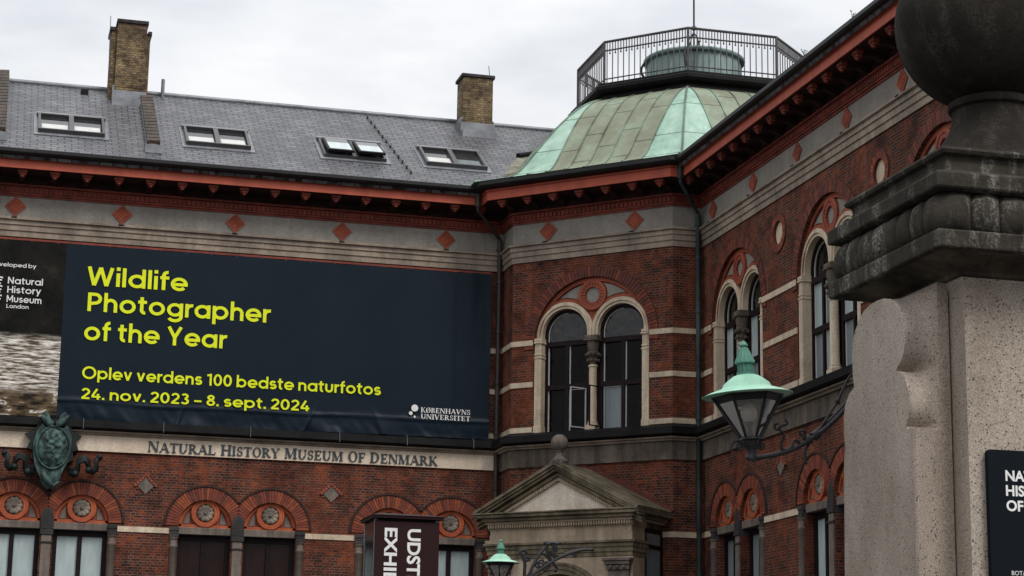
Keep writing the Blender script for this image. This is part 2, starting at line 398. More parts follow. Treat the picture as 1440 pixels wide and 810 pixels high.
    def xform(s, mat, start=0):
        for i in range(start, len(s.v)): s.v[i] = tuple(mat @ Vector(s.v[i]))
        return s
    def build(s, name, mats, parent=None, frame=None, smooth=None):
        me = bpy.data.meshes.new(name)
        me.from_pydata(s.v, [], s.f); me.update()
        bm = bmesh.new(); bm.from_mesh(me); bmesh.ops.recalc_face_normals(bm, faces=bm.faces); bm.to_mesh(me); bm.free()
        mats = mats if isinstance(mats, (list, tuple)) else [mats]
        for m in mats: me.materials.append(m)
        if len(mats) > 1: me.polygons.foreach_set('material_index', s.m)
        if smooth:
            me.polygons.foreach_set('use_smooth', [True] * len(me.polygons))
            me.set_sharp_from_angle(angle=R(smooth))
        o = bpy.data.objects.new(name, me); COL.objects.link(o)
        if parent: o.parent = parent
        if frame: o.location = frame[0]; o.rotation_euler = (0, 0, frame[1])
        return o
def thing(name, label, cat, loc=(0, 0, 0), rot=(0, 0, 0), group=None):
    o = bpy.data.objects.new(name, None); COL.objects.link(o)
    o.location = loc; o.rotation_euler = rot; o.empty_display_size = 0.3
    return tag(o, label, cat, group)
def tag(o, label, cat, group=None):
    o['label'] = label; o['category'] = cat
    if group: o['group'] = group
    return o
def arc(cx, cz, r, a0, a1, n): return [(cx + r * math.cos(a0 + (a1 - a0) * i / n), cz + r * math.sin(a0 + (a1 - a0) * i / n)) for i in range(n + 1)]
D = R(1)

# ------------------------------------------------------------------ ground
g = MB(); g.add([(-900, -900, 0), (900, -900, 0), (900, 900, 0), (-900, 900, 0)], [(0, 1, 2, 3)])
gr = g.build('ground', simple("ground_gravel", (0.055, 0.052, 0.048), (0.04, 0.038, 0.035), 0.9, 1.5)); gr['kind'] = 'structure'

# ------------------------------------------------------------------ the museum
BLD = thing('museum_building', 'long red brick museum with slate roof, red eaves and a green copper corner dome', 'building', (8, 50, 0))
BLD_OFF = Vector((-8, -50, 0))
def at(x, y, z=0, rot=0): return (Vector((x, y, z)) + BLD_OFF, rot)
Q = PI / 4
LW = at(0, 50); BW = at(12.77, 49.0, 0, -Q); RW = at(16.68, 45.843, 0, -2 * Q)     # wall frames: x along, -y outwards
RET = at(12.77, 50.0, 0, -2 * Q); RET2 = at(15.927, 45.843)
CB = 2.232                                                       # middle of the chamfered bay
U_UP = [2.3, 7.52, 12.75, 17.97]                                  # upper windows of the right wing
U_LO = [2.3, 7.55, 12.78, 18.0]
U_LL = [-2.82, 1.71, 6.23, 10.75]                                 # window pairs of the left wing
AR, AZ = 0.64, 6.37                                               # ground-floor arch
def hole_small(c): return [(c - AR, 3.3), (c + AR, 3.3)] + arc(c, AZ, AR, 0, PI, 18)
def hole_big(c): return [(c - 1.6, 8.79), (c + 1.6, 8.79)] + arc(c, 11.06, 1.6, 0, PI, 36)
def hole_round(c): return arc(c, 12.45, 0.42, 0, 2 * PI, 28)[:-1]
def wall(frame, u0, u1, holes, z1=14.5, depth=0.42):
    mb = MB()
    polys = [[(u0, 0.0), (u1, 0.0), (u1, z1), (u0, z1)]] + holes
    flat = [p for q in polys for p in q]
    tris = geometry.tessellate_polygon([[Vector((x, z, 0)) for x, z in q] for q in polys])
    mb.add([(x, 0, z) for x, z in flat], [tuple(t) for t in tris])
    for q in holes:
        n = len(q)
        mb.add([(x, 0, z) for x, z in q] + [(x, depth, z) for x, z in q], [(i, (i + 1) % n, (i + 1) % n + n, i + n) for i in range(n)])
    return mb.build('wall', BRICK, BLD, frame)
def smalls(us): return [hole_small(u + s * 0.79) for u in us for s in (-1, 1)]
wall(LW, -8, 12.77, smalls(U_LL))
wall(RET, 0, 1.0, [])
wall(BW, 0, 4.4655, [hole_big(CB)])
wall(RET2, -.0015, 0.753, [])
wall(RW, 0, 26, smalls(U_LO) + [hole_big(u) for u in U_UP] + [hole_round(u) for u in (4.9, 10.14, 15.36)])

PATH = [(-8.0, 50.0), (12.77, 50.0), (12.77, 49.0), (15.927, 45.843), (16.68, 45.843), (16.68, 19.843)]
def sweep(name, prof, mat, path=PATH, parent=BLD, sub=None, smooth=None):
    """profile [(out, z)...] carried along the foot line of the walls, mitred at the corners"""
    pts = [Vector(p) for p in path]
    offs = []
    for i, p in enumerate(pts):
        ns = []
        for a, b in ((i - 1, i), (i, i + 1)):
            if a >= 0 and b < len(pts):
                d = (pts[b] - pts[a]).normalized(); ns.append(Vector((d.y, -d.x)))
        n = ns[0] if len(ns) == 1 else (ns[0] + ns[1]) / (1 + ns[0].dot(ns[1]))
        offs.append(n)
    k = len(prof); mb = MB(); vs = []
    for p, n in zip(pts, offs):
        for d, z in prof: vs.append((p.x + n.x * d + BLD_OFF.x, p.y + n.y * d + BLD_OFF.y, z))
    fs = [(i * k + j, (i + 1) * k + j, (i + 1) * k + (j + 1) % k, i * k + (j + 1) % k) for i in range(len(pts) - 1) for j in range(k)]
    fs += [tuple(range(k)), tuple((len(pts) - 1) * k + j for j in range(k - 1, -1, -1))]
    mb.add(vs, fs)
    return mb.build(name, mat, parent, None, smooth)
# eaves
sweep('cornice', [(-.05, 13.20), (.035, 13.20), (.035, 13.335), (.065, 13.35), (.065, 13.475), (.095, 13.49), (.095, 13.585), (.15, 13.61), (.15, 13.655), (.03, 13.70), (-.05, 13.70)], CORN)
sweep('frieze', [(-.05, 13.69), (.018, 13.69), (.018, 14.21), (-.05, 14.21)], CEMENT)
sweep('terracotta_string', [(-.05, 14.20), (.05, 14.20), (.05, 14.245), (.085, 14.25), (.085, 14.29), (.06, 14.30), (.06, 14.44), (.12, 14.46), (.12, 14.50), (-.05, 14.50)], TERRD)
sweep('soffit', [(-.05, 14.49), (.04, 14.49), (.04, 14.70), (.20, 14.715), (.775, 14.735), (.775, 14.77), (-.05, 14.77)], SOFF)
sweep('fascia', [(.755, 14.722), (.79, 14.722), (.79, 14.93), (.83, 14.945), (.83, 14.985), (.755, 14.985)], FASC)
sweep('gutter', [(.70, 14.987), (.90, 14.987), (.985, 15.02), (1.02, 15.07), (1.02, 15.15), (.99, 15.15), (.97, 15.06), (.70, 15.05)], GUTT, smooth=None)
# storey ledge, name band and stone bands
sweep('ledge_lead', [(-.05, 8.86), (.02, 8.86), (.29, 8.765), (.30, 8.60), (.25, 8.565), (-.05, 8.545)], LEAD)
sweep('ledge_moulding', [(-.05, 8.542), (.20, 8.542), (.18, 8.51), (.12, 8.49), (.10, 8.455), (-.05, 8.455)], CORN)
sweep('name_band', [(-.05, 8.065), (.055, 8.065), (.055, 8.452), (-.05, 8.452)], NAMEST, [(-8.0, 50.0), (12.77, 50.0)])
sweep('stone_band', [(-.05, 8.01), (.055, 8.01), (.055, 8.10), (.04, 8.11), (.04, 8.452), (-.05, 8.452)], WEATH, PATH[1:])
s2 = math.sqrt(2) / 2
def bpt(u): return (12.77 + u * s2, 49.0 - u * s2)
def rpt(u): return (16.68, 45.843 - u)
def band(path, z0, z1, mat=CREAM, d=.028): sweep('cream_band', [(-.05, z0), (d, z0), (d, z1), (-.05, z1)], mat, path)
for z0, z1 in ((8.875, 9.005), (10.01, 10.14), (11.06, 11.19)):
    band([(11.6, 50.0), (12.77, 50.0), (12.77, 49.0), bpt(CB - 1.62)], z0, z1)
    band([bpt(CB + 1.62), (15.927, 45.843), (16.68, 45.843), rpt(U_UP[0] - 1.62)], z0, z1)
    for a, b in zip(U_UP, U_UP[1:]): band([rpt(a + 1.62), rpt(b - 1.62)], z0, z1)
    band([rpt(U_UP[-1] + 1.62), rpt(26)], z0, z1)
PW = 0.79 + AR + 0.215
for a, b in zip([-9.63] + U_LL, U_LL): band([(max(a + PW, -8), 50.0), (b - PW, 50.0)], 6.17, 6.30)
band([(U_LL[-1] + PW, 50.0), (12.77, 50.0), (12.77, 49.0), (15.927, 45.843), (16.68, 45.843), rpt(U_LO[0] - PW)], 6.17, 6.30)
for a, b in zip(U_LO, U_LO[1:]): band([rpt(a + PW), rpt(b - PW)], 6.17, 6.30)

# scalloped row under the soffit: part of the string, one mesh per wall
def scallops(frame, u0, u1):
    mb = MB(); n = int((u1 - u0) / 0.115); st = (u1 - u0) / n
    for i in range(n):
        c = u0 + (i + .5) * st
        mb.prism([(c - .042, 14.30), (c + .042, 14.30), (c + .042, 14.40), (c, 14.435), (c - .042, 14.40)], -.098, -.04)
    mb.build('scallop_course', TERRD, BLD, frame)
scallops(LW, -8, 12.69); scallops(BW, 0.0, 4.464); scallops(RET, 0.13, 1.0); scallops(RET2, 0.0, .65); scallops(RW, 0.13, 24)

# eaves brackets
def bracket(frame, u, y=0):
    mb = MB()
    mb.cbox(u - .118, u + .118, -.70, -.56, 14.645, 14.735, .014, 0)
    mb.cbox(u - .085, u + .085, -.685, -.57, 14.585, 14.643, .02, 0)
    mb.sphere((u, -.63, 14.565), .05, 10, 0, 1, 1, .8)
    prof = [(-.56, 14.73), (-.56, 14.61), (-.48, 14.60), (-.40, 14.63), (-.30, 14.62), (-.2, 14.57), (-.06, 14.52), (-.06, 14.73)]
    n = len(prof); w = .075
    mb.add([(u - w, p[0], p[1]) for p in prof] + [(u + w, p[0], p[1]) for p in prof], [tuple(range(n)), tuple(range(2 * n - 1, n - 1, -1))] + [(i, (i + 1) % n, (i + 1) % n + n, i + n) for i in range(n)], 1)
    mb.build('eaves_bracket', [TERRD, SOFF], BLD, frame)  # front end coloured as lit, rear body coloured as shaded
for k in range(22): bracket(LW, 11.31 - .766 * k + (0 if k else 0))
for k in range(7): bracket(BW, .02 + .735 * k)
for k in range(28): bracket(RW, 1.56 + .7535 * k)
bracket(LW, 12.0); bracket(RW, .86)

# diamond tiles in the frieze
def diamond(frame, u, z=13.95, h=.255):
    mb = MB()
    sq = lambda q: [(u, z - q), (u + q, z), (u, z + q), (u - q, z)]
    mb.prism(sq(h), -.045, 0, 0)
    mb.prism(sq(h * .80), -.040, -.046, 1)
    for i in range(-2, 3):
        t = i * .052
        L = .105
        p = lambda a, b: (u + (a + b) * s2, z + (a - b) * s2)
        mb.prism([p(t - .013, -L), p(t + .013, -L), p(t + .013, L), p(t - .013, L)], -.056, -.0455, 2)
    mb.build('diamond_tile', [TERRA, TERRD, TERRB], BLD, frame)
    d = MB(); d.cbox(u - .085, u + .055, -.160, -.10, 13.63, 13.668, .01); d.build('lead_drip', LEAD, BLD, frame)
for u in (-7.6, -4.9, -2.2, .48, 3.04, 5.83, 8.53, 11.23): diamond(LW, u)
for u in (CB - 1.21, CB + 1.21): diamond(BW, u)
for k in range(9): diamond(RW, .87 + 2.608 * k)

# ---------------- ground-floor window pairs
def voussoirs(mb, cx, cz, r0, r1, n, y0, y1, clip=None, a0=0.0, a1=PI, gap=.06, rnd=(0, 0, 0, 0, 2, 2, 1)):
    st = (a1 - a0) / n
    for i in range(n):
        b0, b1 = a0 + i * st + st * gap, a0 + (i + 1) * st - st * gap
        am = (b0 + b1) / 2; rr1 = r1
        if clip is not None and math.cos(am) * clip > 0:
            lim = 0.785 / max(1e-3, abs(math.cos(am)))
            if lim < r0: continue
            rr1 = min(r1, lim)
        mi = random.choice(rnd)
        mb.ring(cx, cz, r0, rr1, y0 - random.uniform(0, .006), y1, b0, b1, 2, mi)
def rosette(u, z, y, r):
    mb = MB(); n = 10
    for i in range(n):
        a = 2 * PI * i / n
        mb.sphere((u + math.cos(a) * r * .66, y, z + math.sin(a) * r * .66), r * .31, 10, 0, 1, .5, 1)
    mb.ring(u, z, r * .2, r * .55, y - .02, y + .03, 0, 2 * PI, 20)
    mb.sphere((u, y - .03, z), r * .2, 10)
    return mb
ROSE = stone_mat('rosette_stone', (0.30, 0.25, 0.205), (0.10, 0.08, 0.066), .35, scale=5)
def small_window(frame, c, side, pane, has_pier):
    """one arched light; side = -1/+1: which half of its pair"""
    f = MB()
    w = .585; z0, z1, yb = 3.35, 6.165, .25
    f.box(-w - .055, -w + .055, yb - .04, yb + .05, z0, z1); f.box(w - .055, w + .055, yb - .04, yb + .05, z0, z1)
    f.box(-w + .055, w - .055, yb - .04, yb + .05, z1 - .13, z1 - .001); f.box(-.055, .055, yb - .045, yb + .05, z0, z1 - .13)
    f.box(-w + .055, w - .055, yb - .04, yb + .05, z0, z0 + .1); f.box(-w + .055, w - .055, yb - .035, yb + .05, 4.4, 4.5)
    o = f.build('ground_floor_window', FRAME, BLD, (frame[0] + Vector((math.cos(frame[1]) * c, math.sin(frame[1]) * c, 0)), frame[1]))
    for s in (-1, 1):
        MB().box(s * .30 - .262, s * .30 + .262, yb + .01, yb + .02, z0 + .1, z1 - .13).build('pane', pane, o)
    MB().cbox(-AR, AR, .03, .4, 6.17, 6.345, .012).build('lintel', GREYST, o)
    t = MB()
    t.prism([(-AR, 6.347), (AR, 6.347), (AR, AZ)] + arc(0, AZ, AR, 0, PI, 18)[1:], .12, .4, 0)
    t.box(-AR + .01, AR - .01, .075, .119, 6.347, 6.42, 1)
    t.ring(0, AZ, AR - .075, AR - .002, .075, .119, 0, PI, 20, 1)
    t.ring(0, 6.70, .225, .345, .055, .118, 0, 2 * PI, 24, 1); t.ring(0, 6.70, .30, .335, .04, .054, 0, 2 * PI, 24, 1)
    for s in (-1, 1):
        t.prism([(s * .53, 6.44), (s * .37, 6.44), (s * .36, 6.62), (s * .40, 6.72)], .105, .119, 2)
    t.build('tympanum', [TERRD, TERRB, GREYST], o)
    rosette(0, 6.70, .08, .222).build('rosette', ROSE, o, None, 40)
    a = MB()
    voussoirs(a, 0, AZ, AR + .002, .94, 38, -.028, .03, -side, gap=.09)
    o2 = a.build('arch_ring', VOUS, o)
    h = MB()
    lim = math.acos(.785 / 1.0)
    ra = (0, PI - lim) if side > 0 else (lim, PI)
    h.ring(0, AZ, .955, 1.005, -.05, .02, ra[0], ra[1], 26)
    lim2 = math.acos(.785 / .95)
    rb = (0, PI - lim2) if side > 0 else (lim2, PI)
    h.ring(0, AZ, AR + .003, .955, -.016, .02, rb[0], rb[1], 26)
    h.build('hood_mould', MORT, o)
    j = MB(); s = side; x0 = s * (AR + .10)
    j.lathe([(.085, 3.3), (.085, 5.83), (.105, 5.85), (.105, 5.885), (.085, 5.90), (.085, 6.02), (.10, 6.03), (.115, 6.085)], (x0, -.005, 0), 12)
    j.build('colonette', GREYST, o, None, 50)
    k = MB(); k.cbox(x0 - .11, x0 + .11, -.07, .1, 6.088, 6.168, .01); k.cbox(x0 - .10, x0 + .10, -.055, .1, 6.172, 6.232, .008); k.cbox(x0 - .115, x0 + .115, -.07, .1, 6.236, 6.335, .01)
    k.build('capital', DARKST, o)
    if has_pier:
        p = MB(); xp = -side * .79
        p.box(xp - .115, xp + .115, -.03, .35, 3.3, 6.03)
        p.build('pier_shaft', GREYST, o)
        p = MB()
        p.cbox(xp - .15, xp + .15, -.055, .35, 5.83, 5.88, .01); p.cbox(xp - .155, xp + .155, -.06, .35, 6.03, 6.16, .012)
        p.cbox(xp - .148, xp + .148, -.045, .35, 6.163, 6.345, .012)
        p.prism([(xp - .148, 6.35), (xp + .148, 6.35), (xp + .135, 6.56), (xp + .05, 6.66), (xp - .05, 6.66), (xp - .135, 6.56)], -.035, .05)
        p.build('pier_block', DARKST, o)
    return o
for i, u in enumerate(U_LL):
    for s in (-1, 1):
        pane = [GLASSB, GLASSB, GLASSM, GLASSB][i]
        if i == 3 and s < 0: pane = GLASSM
        small_window(LW, u + s * .79, s, pane, s < 0)
for i, u in enumerate(U_LO):
    for s in (-1, 1): small_window(RW, u + s * .79, s, GLASSG if i % 2 == 0 else GLASSB, s < 0)
# stone lozenges between the pairs
def lozenge(frame, u, z=7.29):
    mb = MB(); h = .20
    mb.prism([(u, z - h), (u + h, z), (u, z + h), (u - h, z)], -.03, 0, 0)
    for i in range(5):
        for s in (-1, 1):
            cx, cz = u + s * (.02 + i * .055), z + .235 - i * .055
            mb.prism([(cx - .042, cz), (cx, cz - .042), (cx + .042, cz), (cx, cz + .042)], -.05 - .001 * i, 0, 1)
            if i in (3, 4):
                cz2 = z - .235 + i * .055
                mb.prism([(cx - .03, cz2), (cx, cz2 - .03), (cx + .03, cz2), (cx, cz2 + .03)], -.03, 0, 2)
    mb.build('stone_lozenge', [GREYST, TERRA, BRICK], BLD, frame)
for a, b in zip(U_LL, U_LL[1:]): lozenge(LW, (a + b) / 2)
for a, b in zip(U_LO, U_LO[1:]): lozenge(RW, (a + b) / 2)

# ---------------- upper twin windows
def big_window(frame, c, casements=False, panes=None):
    panes = panes or [GLASSD] * 8
    f = MB(); q = .78; zs = 11.31
    wf, yb = .575, .28
    for s in (-1, 1):
        x = s * q
        f.ring(x, zs, .555, .64, yb - .05, yb + .05, 0, PI, 24)
        for e in (-1, 1): f.box(x + e * .5975 - .0425, x + e * .5975 + .0425, yb - .05, yb + .05, 8.80, zs)
        f.box(x - .555, x + .555, yb - .06, yb + .05, 11.03, 11.15); f.box(x - .555, x + .555, yb - .055, yb + .05, 9.94, 10.06); f.box(x - .555, x + .555, yb - .05, yb + .05, 8.80, 8.90)
        f.box(x - .045, x + .045, yb - .055, yb + .05, 8.90, 9.94); f.box(x - .045, x + .045, yb - .055, yb + .05, 10.06, 11.03)
    o = f.build('arched_window', FRAME, BLD, (frame[0] + Vector((math.cos(frame[1]) * c, math.sin(frame[1]) * c, 0)), frame[1]))
    k = 0
    for s in (-1, 1):
        x = s * q; sash = MB()
        g = MB(); g.prism([(x - .555, 11.15), (x + .555, 11.15), (x + .555, zs)] + arc(x, zs, .555, 0, PI, 20)[1:], yb + .02, yb + .03); g.build('pane', GLASSR, o); k += 1
        sash.ring(x, zs, .53, .553, yb - .002, yb + .018, PI * .5, PI, 14)
        sash.box(x - .553, x - .53, yb - .002, yb + .018, 11.151, zs)
        for z0, z1 in ((10.06, 11.03), (8.90, 9.94)):
            for e in (-1, 1):
                cx = x + e * .3
                opened = casements and z0 < 9 and ((s < 0 and e > 0) or (s > 0 and e < 0))
                m = panes[k % len(panes)]; k += 1
                if opened and s < 0: m = GLASSD
                MB().box(cx - .254, cx + .254, yb + .02, yb + .03, z0 + .002, z1 - .002).build('pane', m, o)
                sash.box(cx - .2535, cx - .222, yb - .002, yb + .018, z0 + .003, z1 - .003)
                if opened:
                    sash.box(cx + .232, cx + .2535, yb - .002, yb + .018, z0 + .003, z1 - .003)
                    sash.box(cx - .222, cx + .232, yb - .002, yb + .018, z1 - .03, z1 - .003)
        sash.build('sash_edge', WHITEP, o)
    if casements:
        for hx, sg, ang, mm in ((-q + .555, -1, 62, WHITEP), (q - .555, 1, 105, FRAME)):
            cs = MB(); L = .46; z0, z1 = 8.92, 9.92
            cs.box(0, .022, -.02, .015, z0, z1); cs.box(L - .022, L, -.02, .015, z0, z1); cs.box(.022, L - .022, -.02, .015, z0, z0 + .026); cs.box(.022, L - .022, -.02, .015, z1 - .026, z1)
            a = R(ang)
            mt = Matrix.Translation((hx, yb - .07, 0)) @ Matrix.Rotation(-a if sg > 0 else PI + a, 4, 'Z')
            cs.xform(mt)
            cm = cs.build('casement', mm, o)
    # stone jambs, column, archivolts
    st = MB()
    for s in (-1, 1):
        a, b = (s * 1.585, s * 1.40); x0, x1 = min(a, b), max(a, b)
        st.box(x0, x1, .02, .30, 8.79, 10.72)
        st.cbox(x0 - (.02), x1 + .02, 0, .30, 8.79, 9.03, .012)
        st.cbox(x0 - .02, x1 + .02, .005, .30, 10.722, 10.77, .01); st.cbox(x0 - .012, x1 + .012, .01, .3, 10.80, 10.85, .01); st.box(x0 + .004, x1 - .004, .03, .3, 10.77, 10.80)
        st.box(x0 + .002, x1 - .002, .025, .3, 10.85, 11.10)
        st.cbox(x0 - .03, x1 + .03, -.01, .30, 11.10, 11.145, .01); st.cbox(x0 - .02, x1 + .02, 0, .30, 11.15, 11.23, .012)
        for (r0, r1, y0) in ((.632, .70, .09), (.702, .765, .06), (.767, .795, .075)):
            st.ring(s * q, zs, r0, r1, y0, .31, 0, PI, 28)
            e0, e1 = sorted((s * q + s * r0, s * q + s * r1)); st.box(e0, e1, y0, .3, 11.232, zs)
            e0, e1 = sorted((s * q - s * r0, s * q - s * min(r1, .775)));
            if e1 - e0 > .003: st.box(e0, e1, y0, .3, 11.205, zs)
    st.build('stone_surround', CREAM, o)
    cl = MB()
    cl.box(-.145, .145, .005, .29, 8.79, 8.97)
    cl.lathe([(.14, 8.972), (.14, 9.01), (.115, 9.03), (.125, 9.06), (.10, 9.09), (.098, 10.40), (.12, 10.42), (.12, 10.45), (.095, 10.47)], (0, .14, 0), 18)
    cl.build('column', CREAM, o, None, 40)
    cp = MB()
    cp.lathe([(.09, 10.472), (.10, 10.55), (.135, 10.70), (.17, 10.74), (.17, 10.77), (.12, 10.80), (.15, 10.93), (.155, 11.04), (.20, 11.06)], (0, .14, 0), 16)
    for i in range(8):
        a = 2 * PI * i / 8 + .2
        cp.sphere((math.cos(a) * .135, .14 + math.sin(a) * .135, 10.575), .042, 8); cp.sphere((math.cos(a + .39) * .165, .14 + math.sin(a + .39) * .165, 10.71), .048, 8)
    cp.cbox(-.19, .19, -.03, .30, 11.062, 11.10, .01); cp.cbox(-.175, .175, -.015, .30, 11.104, 11.20, .012)
    cp.build('capital', WEATH, o, None, 40)
    # tympanum
    t = MB()
    outer = [(-1.598, 11.205)] + [(1.598, 11.205)] + arc(0, 11.06, 1.598, R(5.2), PI - R(5.2), 40)
    hl = [arc(s * q, zs, .766, 0, PI, 20) for s in (-1, 1)]
    # red field = outline along the big arch, back along the two lights
    pl = arc(0, 11.06, 1.598, R(5.2), PI - R(5.2), 40) + [(-q - .766, 11.232)] + [(x, z) for x, z in reversed(hl[0])] + [(-.006, 11.25), (.006, 11.25)] + [(x, z) for x, z in reversed(hl[1])] + [(q + .766, 11.232)]
    tri = geometry.tessellate_polygon([[Vector((x, z, 0)) for x, z in pl]])
    t.add([(x, .14, z) for x, z in pl], [tuple(a) for a in tri])
    t.ring(0, 11.06, 1.50, 1.597, .07, .139, R(8), PI - R(8), 40, 0)
    for s in (-1, 1):
        t.ring(s * q, zs, .80, .865, .085, .138, R(8) if s > 0 else R(50), (PI - R(50)) if s > 0 else PI - R(8), 26, 0)
        m = lambda p: (s * p[0], p[1])
        sp = arc(0, 11.06, 1.47, R(100), R(128), 8) + arc(-q, zs, .905, R(97), R(64), 6) + arc(0, 12.22, .40, R(196), R(140), 6)
        t.prism([m(p) for p in sp], .115, .139, 1)
    t.ring(0, 12.22, .30, .385, .06, .139, 0, 2 * PI, 32, 0)
    voussoirs(t, 0, 12.22, .195, .298, 20, .075, .139, None, 0, 2 * PI, .09, (0,))
    t.ring(0, 12.22, .0005, .194, .125, .139, 0, 2 * PI, 28, 1)
    t.build('tympanum', [TERRA, CEMENT], o)
    a = MB(); voussoirs(a, 0, 11.06, 1.603, 1.86, 62, -.022, .03, None, -.06, PI + .06, .08, (0, 1, 1, 1, 1, 0))
    a.build('arch_ring', VOUS, o)
    MB().ring(0, 11.06, 1.602, 1.862, -.012, .02, -.06, PI + .06, 48).build('arch_joints', MORT, o)
    b = MB(); b.box(-1.6, 1.6, .40, .45, 8.6, 12.7); b.build('dark_backing', SOFF, o)  # dark sheet painted in place of the unlit room behind
    return o
big_window(BW, CB, True, [GLASSD, GLASSD, GLASSD, GLASSD, GLASSD, GLASSD, GLASSD, GLASSD, GLASSG, GLASSD])
for i, u in enumerate(U_UP): big_window(RW, u, False, [GLASSG, GLASSB, GLASSG, GLASSG, GLASSB])  # pale pane colours stand in for the sky mirrored at a grazing angle
def roundel(u):
    mb = MB(); z = 12.45
    voussoirs(mb, u, z, .27, .425, 30, -.02, .1, None, 0, 2 * PI, .08, (0, 0, 2))
    mb.ring(u, z, .27, .42, -.008, .1, 0, 2 * PI, 30, 1)
    mb.ring(u, z, .425, .45, -.03, .0, 0, 2 * PI, 30, 1)
    o = mb.build('roundel', VOUS + [CREAM], BLD, RW)
    MB().ring(u, z, .001, .272, .05, .09, 0, 2 * PI, 28).build('roundel_disc', CREAM, o)
for u in (4.9, 10.14, 15.36): roundel(u)

# ---------------- slate roofs
SL = math.atan(.65)
def roof_obj(poly, loc, rz, name='slate_roof'):
    """poly in (along eave, run) plan metres; object frame tilted so its y runs up the slope"""
    mb = MB(); c = math.cos(SL); n = len(poly)
    mb.add([(x, y / c, 0) for x, y in poly] + [(x, y / c, -.12) for x, y in poly], [tuple(range(n)), tuple(range(2 * n - 1, n - 1, -1))] + [(i, (i + 1) % n, (i + 1) % n + n, i + n) for i in range(n)])
    o = mb.build(name, SLATE, BLD)
    o.location = Vector(loc) + BLD_OFF; o.rotation_euler = (SL, 0, rz)
    return o
X0 = -8.0
RY0, RZ0 = 49.06, 15.029
roofL = roof_obj([(0, 0), (19.9, 0), (20.35, .75), (20.9, 1.3), (26.0, 1.5), (26.0, 5.25), (0, 5.25)], (X0, RY0, RZ0), 0)
roof_obj([(-26, 0), (0, 0), (0, 5.25), (-26, 5.25)], (X0, RY0 + 10.5, RZ0), PI)
roof_obj([(0, 0), (26, 0), (26, 5.6), (0, 5.6)], (15.74, 44.9, RZ0), -2 * Q)
roof_obj([(-26, 0), (0, 0), (0, 5.6), (-26, 5.6)], (15.74 + 11.2, 44.9, RZ0), 2 * Q)
RZT = RZ0 + 5.25 * .65
def on_roof(x, y): return (x, y, RZ0 + (y - RY0) * .65)
mb = MB(); mb.tube([(X0 - 8, 54.31 - 50, RZT + .015), (16 - 8, 54.31 - 50, RZT + .015)], .075, 8); mb.build('ridge_capping', ZINC, BLD, None, 60)
mb = MB()
for k in range(12):
    x = 9.81 + .45 * k / 11; y = 53.94 - 4.0 * k / 11
    p = on_roof(x, y); mb.box(p[0] - 8 - .02, p[0] - 8 + .02, p[1] - 50 - .03, p[1] - 50 + .03, p[2], p[2] + .07)
mb.tube([(9.81 - 8, 53.94 - 50, on_roof(0, 53.94)[2] + .05), (10.26 - 8, 49.94 - 50, on_roof(0, 49.94)[2] + .05)], .012, 5)
mb.build('lightning_cable', IRON, BLD)
# little hooks above the gutter
mb = MB()
for k in range(40):
    p = on_roof(-6 + k * .46, 49.42); mb.box(p[0] - 8 - .02, p[0] - 8 + .02, p[1] - 50, p[1] - 50 + .1, p[2] - .01, p[2] + .05)
mb.build('snow_hooks', ZINC, BLD)
# skylights
SKYFR = flat_mat('skylight_frame', (0.065, 0.063, 0.066), 0.45)
def skylight(x0, opened=False):
    w, h = 1.64, 1.36; y0 = 1.84
    f = MB(); b = .062
    for a0, a1, c0, c1 in ((0, w, 0, b), (0, w, h - b, h), (0, b, b, h - b), (w - b, w, b, h - b), (w / 2 - .06, w / 2 + .06, b, h - b)):
        f.box(a0, a1, c0, c1, -.02, .13 if not opened else .10)
    f.box(-.10, w + .10, -.16, 0, .004, .02, 1); f.box(-.10, 0, 0, h + .1, .004, .02, 1); f.box(w, w + .10, 0, h + .1, .004, .02, 1); f.box(-.04, w + .04, h, h + .14, .004, .115, 1)
    o = f.build('skylight', [SKYFR, ZINC], BLD)
    o.location = Vector((X0 + (x0 - X0), RY0, RZ0)) + BLD_OFF + Vector((0, math.cos(SL), math.sin(SL))) * y0
    o.rotation_euler = (SL, 0, 0)
    for k in range(2):
        a0 = b + k * (w / 2 - .015) ; a1 = a0 + w / 2 - .06 - b
        if not opened:
            MB().box(a0, a1, b, h - b, .03, .045).build('pane', ROOFGL, o)
            MB().box(a0 + .03, a1 - .03, b + .03, (h - b) * .52, .046, .05).build('pale_strip', WHITEP if k == 0 or x0 < 8 else GLASSG, o)  # pale strip over the lower part of the pane
        else:
            m = MB(); m.box(0, a1 - a0, -h * .47, h * .47, -.03, .03, 0); m.box(.06, a1 - a0 - .06, -h * .42, h * .10, .031, .04, 1); m.box(.06, a1 - a0 - .06, h * .10, h * .42, .031, .04, 2); m.box(.06, a1 - a0 - .06, -h * .42, h * .12, -.04, -.031, 1); m.box(.06, a1 - a0 - .06, h * .12, h * .42, -.04, -.031, 2)
            c = m.build('open_sash', [LEAD, GLASSB, ROOFGL], o)
            c.location = (a0 + .02, h / 2 - .05 - .05 * k, .17); c.rotation_euler = (R(-6 if k else -4), 0, 0)
            MB().box(a0, a1, b, h - b, -.02, -.01).build('dark_opening', SOFF, o)
skylight(.90); skylight(4.57); skylight(8.10, True); skylight(10.80)
